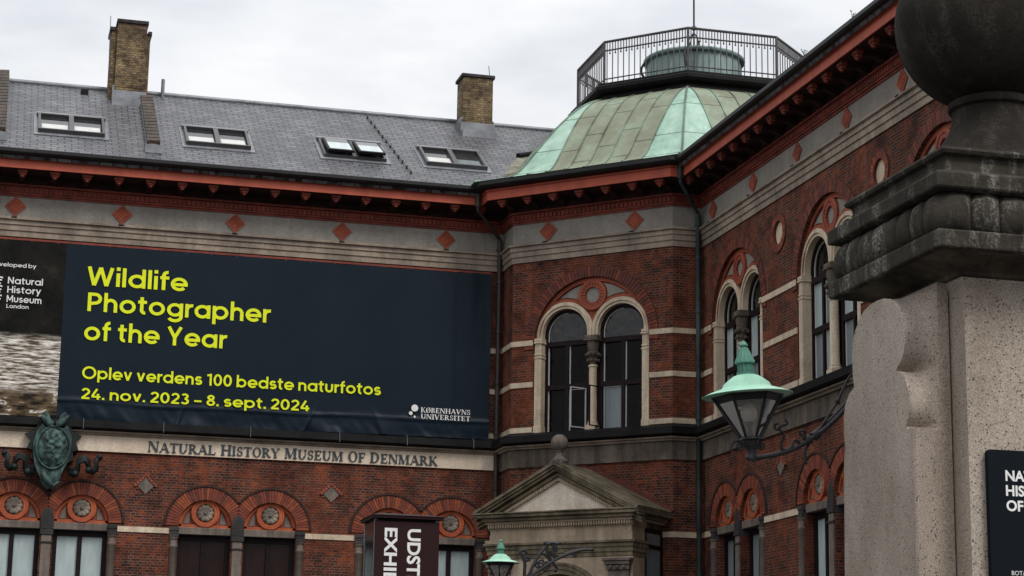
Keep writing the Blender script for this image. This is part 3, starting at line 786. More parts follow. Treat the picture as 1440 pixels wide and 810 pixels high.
# chimneys
def chimney(x0, x1, y0, y1, zt, shoulder):
    p = lambda x, y: (x - 8, y - 50)
    m = MB(); a, b = p(x0, y0); c, d = p(x1, y1); zb = 16.9
    m.box(a, c, b, d, zb, zt)
    if shoulder:
        m.box(a - .15, c + .10, b + .12, d + .1, zb, zt - .19)
        m.box(a - .01, c + .01, b - .012, b, 18.32, 18.40)
    else:
        m.box(a - .03, c + .03, b - .03, d + .03, 18.14, 18.3)
    o = m.build('chimney', YBRICK, BLD)
    k = MB()
    if shoulder:
        k.cbox(a - .03, c + .03, b - .05, d + .05, zt, zt + .10, .01); k.cbox(a - .20, a - .035, b + .08, d + .13, zt - .20, zt - .10, .01); k.cbox(c + .035, c + .14, b + .08, d + .13, zt - .24, zt - .14, .01)
    else: k.cbox(a - .05, c + .05, b - .05, d + .05, zt, zt + .09, .01)
    k.build('chimney_cap', DARKST, o)
    z = MB(); zf = on_roof(0, y0)[2]
    z.box(a - .06, c + .06, b - .05, b - .004, zf - .12, zf + .30); z.box(a - .06, c + .06, b - .30, b - .05, zf - .22, zf + .02)
    z.box(a - .06, a - .004, b - .004, d, zf - .1, zf + .45)
    z.build('flashing', ZINC, o)
    return o
ch = chimney(2.86, 3.64, 53.5, 54.3, 20.12, True)
mb = MB(); mb.tube([(2.70 - 8, 3.7, 18.4), (2.66 - 8, 3.7, 20.35)], .012, 5); mb.build('lightning_rod', ZINC, ch)
ch = chimney(12.42, 13.27, 53.5, 54.25, 19.55, False)
mb = MB(); mb.tube([(13.2 - 8, 3.6, 19.6), (13.16 - 8, 3.6, 19.95)], .012, 5); mb.build('lightning_rod', ZINC, ch)
# parapets of the fire walls, capped with round tiles
def fire_wall(x0, x1, ya, yb):
    m = MB()
    pr = [(ya - 50, on_roof(0, ya)[2] - .2), (yb - 50, on_roof(0, yb)[2] - .2), (yb - 50, on_roof(0, yb)[2] + .13), (ya - 50, on_roof(0, ya)[2] + .13)]
    n = 4; a, b = x0 - 8, x1 - 8
    m.add([(a, y, z) for y, z in pr] + [(b, y, z) for y, z in pr], [(0, 1, 2, 3), (7, 6, 5, 4)] + [(i, (i + 1) % 4, (i + 1) % 4 + 4, i + 4) for i in range(4)])
    o = m.build('fire_wall_parapet', YBRICK, BLD)
    t = MB(); k = int((yb - ya) / .23)
    for i in range(k):
        y = ya + (yb - ya) * (i + .5) / k; z = on_roof(0, y)[2] + .16
        t.tube([(a - .06, y - 50, z), (b + .06, y - 50, z + .02)], .088, 8)
    t.build('coping_tiles', simple("coping_tile", (0.10, 0.072, 0.058), (0.03, 0.026, 0.024), .6, 6) if 'coping_tile' not in bpy.data.materials else bpy.data.materials['coping_tile'], o, None, 40)
    f = MB()
    for e in (a - .07, b + .004):
        pr2 = [(ya - 50 - .1, on_roof(0, ya - .1)[2] + .006), (yb - 50, on_roof(0, yb)[2] + .006), (yb - 50, on_roof(0, yb)[2] + .09), (ya - 50 - .1, on_roof(0, ya - .1)[2] + .09)]
        f.add([(e, y, z) for y, z in pr2] + [(e + .066, y, z) for y, z in pr2], [(0, 1, 2, 3), (7, 6, 5, 4)] + [(i, (i + 1) % 4, (i + 1) % 4 + 4, i + 4) for i in range(4)])
    p = on_roof(0, ya - .1); f.box(a - .12, b + .10, p[1] - 50 - .18, p[1] - 50 + .07, p[2] - .1, p[2] + .12)
    f.build('flashing', ZINC, o)
fire_wall(3.62, 3.82, 50.12, 53.6)
fire_wall(-.16, .06, 50.12, 54.6)
mb = MB(); mb.tube([(4.18 - 8, 4.1, 18.2), (4.18 - 8, 4.1, 18.83)], .05, 10); mb.build('vent_pipe', ZINC, BLD, None, 50)
mb = MB(); mb.cbox(2.0 - 8, 2.2 - 8, 3.78, 3.95, 18.1, 18.26); mb.build('roof_vent', LEAD, BLD)
mb = MB(); sq_ = [(12.86, 50.36), (13.05, 50.45), (13.62, 50.95), (13.98, 52.05), (13.60, 51.80), (13.2, 51.1)]
mb.add([(x - 8, y - 50, on_roof(x, y)[2] + .05) for x, y in sq_] + [(x - 8, y - 50, on_roof(x, y)[2] - .05) for x, y in sq_], [tuple(range(6)), tuple(range(11, 5, -1))] + [(i, (i + 1) % 6, (i + 1) % 6 + 6, i + 6) for i in range(6)])
mb.build('valley_sheet', stone_mat("valley_lead", (0.30, 0.28, 0.22), (0.12, 0.12, 0.09), .4), BLD)
mb = MB(); a_, b_ = on_roof(13.56, 51.72), on_roof(14.05, 52.0)
mb.tube([(a_[0] - 8, a_[1] - 50, a_[2] + .10), (b_[0] - 8, b_[1] - 50, b_[2] + .10)], .075, 8); mb.build('valley_roll', LEAD, BLD)

# ---------------- octagonal dome on the corner
DX, DY = 18.57 - 8, 51.63 - 50
KN = [(6.92, 15.20), (6.45, 15.315), (6.12, 15.415), (5.82, 15.555), (5.60, 15.72), (5.40, 15.94), (5.19, 16.22), (4.93, 16.56), (4.61, 16.96), (4.23, 17.38), (3.84, 17.76), (3.42, 18.05), (3.05, 18.21)]
PROF = []
for i in range(len(KN) - 1):
    p0, p1, p2, p3 = KN[max(i - 1, 0)], KN[i], KN[i + 1], KN[min(i + 2, len(KN) - 1)]
    for k in range(3):
        t_ = k / 3
        PROF.append(tuple(.5 * (2 * p1[c] + (p2[c] - p0[c]) * t_ + (2 * p0[c] - 5 * p1[c] + 4 * p2[c] - p3[c]) * t_ ** 2 + (3 * p1[c] - p0[c] - 3 * p2[c] + p3[c]) * t_ ** 3) for c in (0, 1)))
PROF.append(KN[-1])
T8 = math.tan(PI / 8)
def octa(dirk, r, t, z, lift=0):
    a = dirk * PI / 4; n = (math.cos(a), math.sin(a)); e = (-n[1], n[0])
    rr = r + lift
    return (DX + n[0] * rr + e[0] * t, DY + n[1] * rr + e[1] * t, z + lift * .6)
OW = 1.32
dome = MB()
for k in range(8):
    ts = [-OW + i * OW * 2 / 5 for i in range(6)]
    for i in range(5):
        vs = []
        for r, z in PROF:
            h = r * T8
            vs += [octa(k, r, max(-h, ts[i]), z), octa(k, r, min(h, ts[i + 1]), z)]
        dome.add(vs, [(j * 2, j * 2 + 1, j * 2 + 3, j * 2 + 2) for j in range(len(PROF) - 1)])
DOME = dome.build('dome_roof', OLIVE, BLD, None, 30)
for k in range(8):
    mb = MB(); vs = []
    for r, z in PROF:      # both sides of the hip between face k and face k+1
        h = r * T8; w = min(h, OW)
        vs += [octa(k, r, w, z), octa(k, r, h, z), octa(k + 1, r, -w, z)]
    mb.add(vs, [(j * 3 + q, j * 3 + q + 1, j * 3 + q + 4, j * 3 + q + 3) for j in range(len(PROF) - 1) for q in (0, 1)])
    mb.build('hip_sheet', MINT, DOME, None, 30)
    mb = MB()
    ts = [-OW + i * OW * 2 / 5 for i in range(6)]
    for t in ts:
        pts = [octa(k, r, max(-r * T8, min(r * T8, t)), z, .012) for r, z in PROF]
        mb.tube(pts, .017, 5)
    mb.tube([octa(k, r, r * T8, z, .014) for r, z in PROF], .028, 5)
    for i in range(5):
        for j in (9 + 4 * (i % 2), 18 + 4 * ((i * 7) % 2), 27 + 3 * (i % 2)):
            r, z = PROF[j]; mb.tube([octa(k, r, ts[i], z, .003), octa(k, r, ts[i + 1], z, .003)], .006, 4)
    for j in (10, 19, 27):
        r, z = PROF[j]
        if r * T8 > OW:
            mb.tube([octa(k, r, OW, z, .003), octa(k, r, r * T8, z, .003)], .006, 4); mb.tube([octa(k, r, -OW, z, .003), octa(k, r, -r * T8, z, .003)], .006, 4)
    mb.build('standing_seams', SEAM, DOME)
def oct_lathe(prof): return MB().lathe([(r / math.cos(PI / 8), z) for r, z in prof], (DX, DY, 0), 8, 0, PI / 8, PI / 8 + 2 * PI)
oct_lathe([(2.95, 18.12), (3.10, 18.16), (3.10, 18.24), (3.02, 18.28), (3.02, 18.33), (3.18, 18.38), (3.26, 18.44), (3.26, 18.53), (3.18, 18.58), (3.18, 18.63), (.5, 18.64)]).build('platform_cornice', LEAD, DOME)
rail = MB(); RA = 3.0
zr0, zr1 = 18.63, 19.85
for k in range(8):
    c = octa(k, RA, RA * T8, 0); c2 = octa(k, RA, -RA * T8, 0)
    rail.tube([(c[0], c[1], zr0), (c[0], c[1], zr1)], .035, 6)
    for z, r in ((zr1, .036), (zr1 - .25, .022), (zr0 + .17, .018)):
        rail.tube([(c[0], c[1], z), (c2[0], c2[1], z)], r, 6)
RL = rail.build('railing', RAILM, BLD)
for k in range(8):
    b = MB(); L = RA * T8; n = 14
    for i in range(n + 1):
        t = -L + 2 * L * (i + .5) / (n + 1)
        p = octa(k, RA, t, 0); b.box(p[0] - .011, p[0] + .011, p[1] - .011, p[1] + .011, zr0 + .03 * (i % 2), zr1)
        t2 = t + L / (n + 1); p = octa(k, RA, t2, 0)
        if i < n:
            b.box(p[0] - .011, p[0] + .011, p[1] - .011, p[1] + .011, zr1 - .33, zr1); b.sphere((p[0], p[1], zr1 - .34), .028, 6)
    b.build('balusters', RAILM, RL)
d = MB()
d.lathe([(1.30, 18.6), (1.30, 19.86), (1.34, 19.88), (1.40, 19.91), (1.42, 19.96), (1.40, 20.0), (1.30, 20.03), (.6, 20.10), (.02, 20.14)], (DX, DY, 0), 36)
for k in range(12):
    a = k * PI / 6 + .2; d.box(DX + 1.30 * math.cos(a) - .02, DX + 1.30 * math.cos(a) + .02, DY + 1.30 * math.sin(a) - .02, DY + 1.30 * math.sin(a) + .02, 18.6, 19.86)
DR = d.build('roof_drum', DRUMC, BLD, None, 40)
d = MB()
for s in (0.23, PI + .23 - .46, 1.8, 4.2):
    cx, cy = math.cos(s), math.sin(s)
    d.tube([(DX + cx * (1.36 + .12 * math.sin(q * PI / 6)), DY + cy * (1.36 + .12 * math.sin(q * PI / 6)), 19.95 - .5 * q / 6) for q in range(7)], .035, 6)
d.build('drum_handle', BRONZD, DR)
d = MB(); d.tube([(DX, DY, 20.1), (DX, DY, 24.0)], .026, 6); d.lathe([(.02, 20.9), (.09, 20.97), (.09, 21.0), (.02, 21.06)], (DX, DY, 0), 10)
for k in range(4):
    a = k * PI / 2 + .3; d.tube([(DX + math.cos(a) * .2 * math.sin(q * PI / 5), DY + math.sin(a) * .2 * math.sin(q * PI / 5), 20.15 + .7 * q / 5) for q in range(6)], .018, 5)
d.build('lightning_mast', IRON, DR)

# ---------------- drainpipes
def pipe(top, mid, x, y, mat, label=None):
    m = MB()
    T = Vector(top) + BLD_OFF; Mi = Vector(mid) + BLD_OFF
    m.tube([T, T - Vector((0, 0, .34))], [.075, .075], 10)
    m.tube([T - Vector((0, 0, .3)), T - Vector((0, 0, .42)), Mi + Vector((0, 0, .08)), Mi], .046, 10)
    m.tube([Mi + Vector((0, 0, .05)), Vector((Mi.x, Mi.y, 0))], .062, 12)
    for z in (13.75, 12.9, 11.6, 10.3, 9.0, 8.75, 7.6, 6.4, 5.0, 3.0): m.lathe([(.062, z - .05), (.082, z - .04), (.082, z + .04), (.062, z + .05)], (Mi.x, Mi.y, 0), 12)
    o = m.build('drainpipe', mat, BLD, None, 40)
    if label: o['label'] = label
pipe((11.86, 49.17, 15.0), (12.63, 49.86, 13.95), 0, 0, PIPEB, 'dark brown drainpipe in the left corner of the bay')
pipe((15.82, 44.98, 15.0), (16.53, 45.70, 13.95), 0, 0, PIPEG, 'dark green drainpipe in the right corner of the bay')

# ---------------- entrance portal in front of the chamfered bay (bay frame)
PC = 2.31
pb = MB()
def pbx(a, b, c, d_, e, f, mi=0): pb.box(PC + a, PC + b, c, d_, e, f, mi)
AW = 1.08; ACZ = 4.17
front = [(-1.92, 0), (-AW, 0)] + [(-AW, ACZ)] + arc(0, ACZ, AW, PI, 0, 24)[1:] + [(AW, 0), (1.92, 0), (1.92, 5.62), (-1.92, 5.62)]
tri = geometry.tessellate_polygon([[Vector((x, z, 0)) for x, z in front]])
pb.add([(PC + x, -1.60, z) for x, z in front], [tuple(t) for t in tri])
inner = [(-AW, 0), (-AW, ACZ)] + arc(0, ACZ, AW, PI, 0, 24)[1:] + [(AW, 0)]
n = len(inner)
pb.add([(PC + x, -1.60, z) for x, z in inner] + [(PC + x, -.95, z) for x, z in inner], [(i, i + 1, i + 1 + n, i + n) for i in range(n - 1)])
for s in (-1, 1):
    a, b = sorted((s * 1.90, s * 1.55)); pbx(a, b, -1.598, -.95, 0, 6.2)
PORTAL = pb.build('entrance_portal', PORTST, BLD, BW)
def pp(name, mat, fn):
    m = MB(); fn(m); return m.build(name, mat, PORTAL)
def arch_trim(m):
    m.ring(PC, ACZ, AW - .005, AW + .10, -1.66, -1.59, 0, PI, 32); m.ring(PC, ACZ, AW + .105, AW + .20, -1.69, -1.59, 0, PI, 32)
    m.ring(PC, ACZ, AW + .205, AW + .26, -1.72, -1.59, 0, PI, 32)
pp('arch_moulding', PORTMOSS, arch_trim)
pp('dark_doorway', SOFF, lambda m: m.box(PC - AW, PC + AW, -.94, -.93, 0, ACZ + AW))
def archi(m):
    for z0, z1, e in ((5.622, 5.72, .02), (5.723, 5.83, .045), (5.833, 5.93, .07), (5.933, 5.99, .12)): m.cbox(PC - 1.9 - e, PC + 1.9 + e, -1.60 - e, -.9, z0, z1, .008)
pp('architrave', PORTMOSS, archi)
def fri(m): m.box(PC - 1.88, PC + 1.88, -1.60, -.92, 5.992, 6.30)
pp('portal_frieze', PORTST, fri)
def dent(m):
    m.box(PC - 1.90, PC + 1.90, -1.61, -.9, 6.302, 6.34); m.box(PC - 1.92, PC + 1.92, -1.645, -.9, 6.34, 6.47)
    k = 58
    for i in range(k):
        x = PC - 1.91 + 3.82 * (i + .5) / k; m.box(x - .021, x + .021, -1.70, -1.644, 6.355, 6.445)
    m.box(PC - 1.96, PC + 1.96, -1.715, -.0, 6.447, 6.50)
pp('dentil_course', PORTST, dent)
def horn(m):
    m.cbox(PC - 2.03, PC + 2.03, -1.80, 0, 6.502, 6.58, .01); m.cbox(PC - 2.12, PC + 2.12, -1.89, 0, 6.583, 6.66, .012); m.cbox(PC - 2.165, PC + 2.165, -1.93, 0, 6.663, 6.70, .008)
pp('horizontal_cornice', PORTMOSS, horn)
TA = math.atan2(1.10, 2.17)
pp('pediment_panel', PORTWHITE, lambda m: m.prism([(PC - 1.5, 6.70), (PC + 1.5, 6.70), (PC, 7.50)], -1.62, -1.5))
def rake(m):
    for (o, y0, th) in ((0.0, -1.93, .055), (-.06, -1.89, .055), (-.12, -1.84, .055), (-.20, -1.74, .075), (-.275, -1.69, .06)):
        dz = o / math.cos(TA)
        for s in (-1, 1):
            m.prism([(PC, 7.83 + dz), (PC + s * 2.19, 7.83 + dz - 2.19 * math.tan(TA)), (PC + s * 2.19, 7.83 + dz - 2.19 * math.tan(TA) - th), (PC, 7.83 + dz - th / math.cos(TA))], y0, 0 if o > -.1 else -1.5)
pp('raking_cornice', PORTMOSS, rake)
def rdent(m):
    for s in (-1, 1):
        for i in range(28):
            q = (i + .5) / 28 * 1.55; x = PC + s * q; z = 7.83 - .33 / math.cos(TA) - q * math.tan(TA)
            if z > 6.74: m.box(x - .020, x + .020, -1.70, -1.6, z - .045, z + .03)
pp('raking_dentils', PORTST, rdent)
def cladding(m):
    for s in (-1, 1):
        m.prism([(PC + s * .001, 7.86), (PC + s * 2.20, 7.86 - 2.20 * math.tan(TA)), (PC + s * 2.20, 7.835 - 2.20 * math.tan(TA)), (PC + s * .001, 7.835)], -1.90, -.001)
pp('portal_roof', PORTMOSS, cladding)
def flash(m):
    k = 26
    for s in (-1, 1):
        for i in range(k):
            q = (i + .5) / k * 2.2; z = 7.86 - q * math.tan(TA); h = 2.2 / k / 2
            m.prism([(PC + s * (q - h), z + h * .55), (PC + s * (q + h), z - h * .55), (PC + s * (q + h), z + .075), (PC + s * (q - h), z + .115)], -.045, -.002)
            m.prism([(PC + s * (q - h), z - .02 + h * .55), (PC + s * (q + h), z - .02 - h * .55), (PC + s * (q + h), z + .035 - h * .55), (PC + s * (q - h), z + .035 + h * .55)], -.16, -.046)
pp('tile_flashing', VOUS[1], flash)
def fin(m):
    cx, cy = 2.225, -1.5
    m.cbox(cx - .17, cx + .17, cy - .17, cy + .17, 7.66, 7.88, .01)
    m.lathe([(.20, 7.88), (.20, 7.93), (.15, 7.96), (.09, 8.02), (.075, 8.10), (.10, 8.13), (.10, 8.15), (.07, 8.16)], (cx, cy, 0), 20)
    m.sphere((cx, cy, 8.335), .205, 24)
o = pp('ball_finial', GREYST, fin); o.data.polygons.foreach_set('use_smooth', [True] * len(o.data.polygons)); o.data.set_sharp_from_angle(angle=R(40))
def corb(m):
    for s in (-1, 1):
        x = PC + s * 1.58
        m.cbox(x - .36, x + .36, -1.80, -1.58, 5.50, 5.565, .01); m.cbox(x - .33, x + .33, -1.765, -1.58, 5.42, 5.497, .01); m.cbox(x - .30, x + .30, -1.72, -1.58, 5.30, 5.417, .01)
        m.box(x - .27, x + .27, -1.665, -1.58, 0, 5.297)
        for i in range(3): m.sphere((x + (i - 1) * .17, -1.725, 5.36), .05, 8)
pp('pilaster', GREYST, corb)
def sidew(m):
    for s in (-1, 1):
        x = PC + s * 1.82; m.box(x - .03, x + .03, -.95, 0, 0, 6.45)
pp('side_wall', WEATH, sidew)
def sidewin(m):
    x = PC + 1.87
    for y0, y1, z0, z1 in ((-.93, -.86, 2, 6.3), (-.10, -.02, 2, 6.3), (-.86, -.10, 5.86, 5.95), (-.86, -.10, 6.22, 6.32)): m.box(x - .03, x + .03, y0, y1, z0, z1)
    m.box(x - .01, x, -.86, -.10, 2, 5.86, 1); m.box(x - .01, x, -.86, -.10, 5.95, 6.22, 1)
m = MB(); sidewin(m); m.build('side_window', [FRAME, GLASSG], PORTAL)

# ---------------- bronze coat of arms over the ground floor
cx0 = 1.72
q = lambda px, py: (cx0 + (px - 382) / 287.0, 8.90 - (py - 110) / 287.0)
c = MB()
body = [q(*p) for p in ((300, 190), (345, 225), (430, 225), (470, 195), (500, 260), (505, 340), (490, 430), (460, 500), (440, 560), (405, 600), (365, 635), (345, 620), (320, 590), (300, 540), (270, 480), (255, 400), (250, 320), (265, 250))]
c.prism(body, -.16, .2)
ctr = q(382, 352)
c.xform(Matrix.Identity(4))
CR = c.build('coat_of_arms', BRONZE, BLD, at(0, 49.80))
CR['label'] = 'green bronze shield with ribbon ends and spiky leaves'
c = MB()
st = len(c.v)
for (rx, rt) in ((.385, .028),):
    pts = [(ctr[0] + rx * math.cos(a * PI / 20), -.19, ctr[1] + .50 * math.sin(a * PI / 20)) for a in range(41)]
    c.tube(pts, .03, 8)
from mathutils import noise as mnz
nr, na = 22, 56; vs = [(ctr[0], -.27, ctr[1])]
def relief_h(x, z):
    h = .10 * math.sqrt(max(0, 1 - (x / .36) ** 2 - (z / .48) ** 2))
    for bx, bz, r_, a_ in ((0, .26, .11, .07), (-.02, .10, .10, .05), (.13, .02, .07, .05), (-.14, .0, .06, .05), (0, -.12, .09, .05), (-.08, -.27, .07, .05), (.09, -.26, .07, .05), (.07, .33, .04, .04), (-.16, .2, .05, .04), (.18, .2, .05, .04)):
        h += a_ * math.exp(-((x - bx) ** 2 + ((z - bz) * .9) ** 2) / r_ ** 2)
    return h + .035 * mnz.noise((x * 14, z * 14, 2.0)) + .02 * abs(mnz.noise((x * 30, z * 26, 5.0)))
vs[0] = (ctr[0], -.16 - relief_h(0, 0), ctr[1])
for i in range(1, nr + 1):
    for j in range(na):
        t_ = 2 * PI * j / na; x, z = .36 * i / nr * math.cos(t_), .48 * i / nr * math.sin(t_)
        vs.append((ctr[0] + x, -.16 - relief_h(x, z), ctr[1] + z))
c.add(vs, [(0, 1 + j, 1 + (j + 1) % na) for j in range(na)] + [(1 + i * na + j, 1 + i * na + (j + 1) % na, 1 + (i + 1) * na + (j + 1) % na, 1 + (i + 1) * na + j) for i in range(nr - 1) for j in range(na)])
c.build('relief', BRONZE, CR, None, 60)
for s in (-1, 1):
    c = MB()
    h = [(s * .02, .62), (s * .09, .66), (s * .15, .80), (s * .22, .86), (s * .29, .82), (s * .20, .70), (s * .22, .60), (s * .16, .52), (s * .05, .50)]
    c.prism([(ctr[0] + x, ctr[1] + z) for x, z in h], -.24, -.02)
    c.tube([(ctr[0] + s * (.11 + .055 * k), -.25, ctr[1] + .54 + .06 * k) for k in range(5)], [.06, .08, .075, .05, .012], 8)
    c.build('crest_horn', BRONZE, CR, None, 50)
c = MB()
c.tube([(ctr[0] - .2, -.22, ctr[1] - .62), (ctr[0] - .08, -.25, ctr[1] - .78), (ctr[0] + .05, -.22, ctr[1] - .93), (ctr[0] + .2, -.2, ctr[1] - .80)], [.06, .09, .07, .03], 8)
c.build('shield_tip', BRONZE, CR, None, 50)
c = MB()
for s in (-1, 1):
    lf = [(.30, .72), (.36, .62), (.40, .48), (.47, .38), (.66, .33), (.52, .18), (.60, -.02), (.46, -.06), (.51, -.25), (.36, -.34), (.30, -.5), (.28, .1)]
    c.prism([(ctr[0] + s * x, ctr[1] + z) for x, z in lf], -.09, .17)
    pts = [(s * .40, -.50), (s * .52, -.58), (s * .62, -.46), (s * .60, -.30), (s * .74, -.22), (s * .85, -.32), (s * .86, -.46), (s * .96, -.52), (s * 1.05, -.44), (s * 1.02, -.28), (s * 1.12, -.16)]
    pts2 = [(p.x, p.z) for p in (Vector((x, 0, z)) for x, z in pts)]
    for w in (-.055, 0, .055): c.tube([(ctr[0] + x, -.13 + .06 * math.sin(i * 1.3), ctr[1] + z + w * (1 - .05 * i)) for i, (x, z) in enumerate(pts2)], .058, 8)
    c.sphere((ctr[0] + s * 1.10, -.16, ctr[1] - .17), .075, 8); c.sphere((ctr[0] + s * .86, -.2, ctr[1] - .50), .085, 8); c.sphere((ctr[0] + s * .55, -.2, ctr[1] - .60), .09, 8)
c.build('ribbon_and_leaves', BRONZD, CR, None, 50)

# ---------------- serif lettering, drawn stroke by stroke
TK, TN, SR, SH = .20, .085, .085, .07
def glyph(ch):
    """list of polygons on a 1-high em, and the advance width"""
    P = []
    def bar(x0, x1, z0, z1): P.append([(x0, z0), (x1, z0), (x1, z1), (x0, z1)])
    def diag(x0, z0, x1, z1, w): P.append([(x0 - w / 2, z0), (x0 + w / 2, z0), (x1 + w / 2, z1), (x1 - w / 2, z1)])
    def ser(x, z, w): 
        z0 = 0 if z == 0 else 1 - SH
        bar(x - w / 2 - SR, x + w / 2 + SR, z0, z0 + SH)
    def stem(x, w, lo=True, hi=True):
        bar(x - w / 2, x + w / 2, 0, 1)
        if lo: ser(x, 0, w)
        if hi: ser(x, 1, w)
    def bow(cx, cz, rx, rz, a0, a1, w0=TN, w1=TK, n=14):
        for i in range(n):
            b0 = a0 + (a1 - a0) * i / n; b1 = a0 + (a1 - a0) * (i + 1) / n
            def pt(b, o):
                w = w0 + (w1 - w0) * abs(math.cos(b)) ** 1.5
                k = w * o
                return (cx + (rx - k) * math.cos(b), cz + (rz - k * (.6 + .4 * abs(math.cos(b)))) * math.sin(b))
            P.append([pt(b0, 0), pt(b1, 0), pt(b1, 1), pt(b0, 1)])
    H2 = PI / 2
    if ch == 'N': stem(.14, TN, True, True); stem(.86, TN, False, True); diag(.20, 1, .82, 0, TK); w = 1.0
    elif ch == 'A': diag(.12, 0, .46, 1, TN); diag(.84, 0, .48, 1, TK); bar(.26, .70, .30, .38); ser(.12, 0, TN); ser(.84, 0, TK); w = .98
    elif ch == 'T': stem(.42, TK, True, False); bar(.02, .82, 1 - SH, 1); bar(.02, .09, .78, 1); bar(.75, .82, .78, 1); w = .84
    elif ch == 'U': bar(.10, .10 + TK, .3, 1); bar(.74, .74 + TN, .3, 1); ser(.20, 1, TK); ser(.78, 1, TN); bow(.46, .33, .36, .34, PI, 2 * PI); w = .94
    elif ch == 'R': stem(.20, TK); bow(.30, .74, .42, .26, -H2, H2); bar(.2, .32, .48, .55); bar(.2, .32, .94, 1); diag(.42, .5, .80, 0, TK); ser(.80, 0, TK * .6); w = .92
    elif ch == 'L': stem(.20, TK); bar(.2, .74, 0, SH); bar(.67, .74, 0, .28); w = .78
    elif ch == 'H': stem(.18, TK); stem(.80, TK); bar(.2, .8, .47, .54); w = .98
    elif ch == 'I': stem(.20, TK); w = .40
    elif ch == 'S':
        bow(.34, .73, .27, .27, .35, PI * 1.5, .09, .15); bow(.34, .27, .29, .27, -PI + .35, H2, .09, .15); bar(.54, .60, .68, .96); bar(.06, .12, .04, .32); w = .68
    elif ch in 'OØ':
        bow(.46, .5, .44, .52, 0, 2 * PI, .07, .2, 28); w = .92
        if ch == 'Ø': diag(.14, -.08, .78, 1.08, .08)
    elif ch == 'Y': stem(.42, TK, True, False); P[0] = [(.42 - TK / 2, 0), (.42 + TK / 2, 0), (.42 + TK / 2, .45), (.42 - TK / 2, .45)]; diag(.42, .42, .12, 1, TK); diag(.44, .42, .74, 1, TN); ser(.12, 1, TK * .6); ser(.74, 1, TN); w = .84
    elif ch == 'M': stem(.16, TN); stem(1.0, TK); diag(.22, 1, .56, .05, TK); diag(.56, .05, .93, 1, TN); w = 1.2
    elif ch == 'E': stem(.20, TK); bar(.2, .72, 0, SH); bar(.2, .70, 1 - SH, 1); bar(.2, .56, .47, .54); bar(.65, .72, 0, .26); bar(.63, .70, .76, 1); bar(.5, .56, .38, .62); w = .78
    elif ch == 'F': stem(.20, TK); bar(.2, .70, 1 - SH, 1); bar(.2, .56, .47, .54); bar(.63, .70, .74, 1); bar(.5, .56, .38, .62); w = .72
    elif ch == 'D': stem(.20, TK); bow(.36, .5, .52, .5, -H2, H2); bar(.2, .38, 0, SH); bar(.2, .38, 1 - SH, 1); w = .96
    elif ch == 'K': stem(.20, TK); diag(.30, .45, .74, 1, TN); diag(.40, .55, .82, 0, TK); ser(.74, 1, TN); ser(.82, 0, TK * .6); w = .94
    elif ch == 'B': stem(.20, TK); bow(.32, .755, .36, .245, -H2, H2); bow(.32, .265, .42, .265, -H2, H2); bar(.2, .34, .475, .545); bar(.2, .34, 0, SH); bar(.2, .34, 1 - SH, 1); w = .82
    elif ch == 'V': diag(.46, 0, .12, 1, TK); diag(.46, 0, .82, 1, TN); ser(.12, 1, TK); ser(.82, 1, TN); w = .94
    else: w = .42
    return P, w
def serif_text(name, txt, x0, x1, z0, h, y0, y1, mat, parent, big=None, frame=None):
    """fills x0..x1; letters listed in big stand taller"""
    ws = []
    for i, ch in enumerate(txt):
        k = 1.0 if (big is None or i in big) else .90
        ws.append((glyph(ch)[1] + .06) * k if ch != ' ' else .42)
    tot = sum(ws); f = (x1 - x0) / tot; x = x0; mb = MB(); words = []
    for i, ch in enumerate(txt + ' '):
        if ch == ' ':
            words.append(mb.build(name, mat, parent, frame)); mb = MB()      # one mesh per word
            if i == len(txt): break
        else:
            k = 1.0 if (big is None or i in big) else .90
            for n, poly in enumerate(glyph(ch)[0]):
                e = .0004 * (n % 9)
                mb.prism([(x + p[0] * f * k, z0 + p[1] * h * k) for p in poly], y0 - e, y1)
        x += ws[i] * f
    return words
NAME = "NATURAL HISTORY MUSEUM OF DENMARK"
bigi = [i for i in range(len(NAME)) if i == 0 or NAME[i - 1] == ' ']
serif_text('name_lettering', NAME, 3.97, 11.15, 8.118, .252, -.085, -.054, LETT, BLD, bigi, LW)

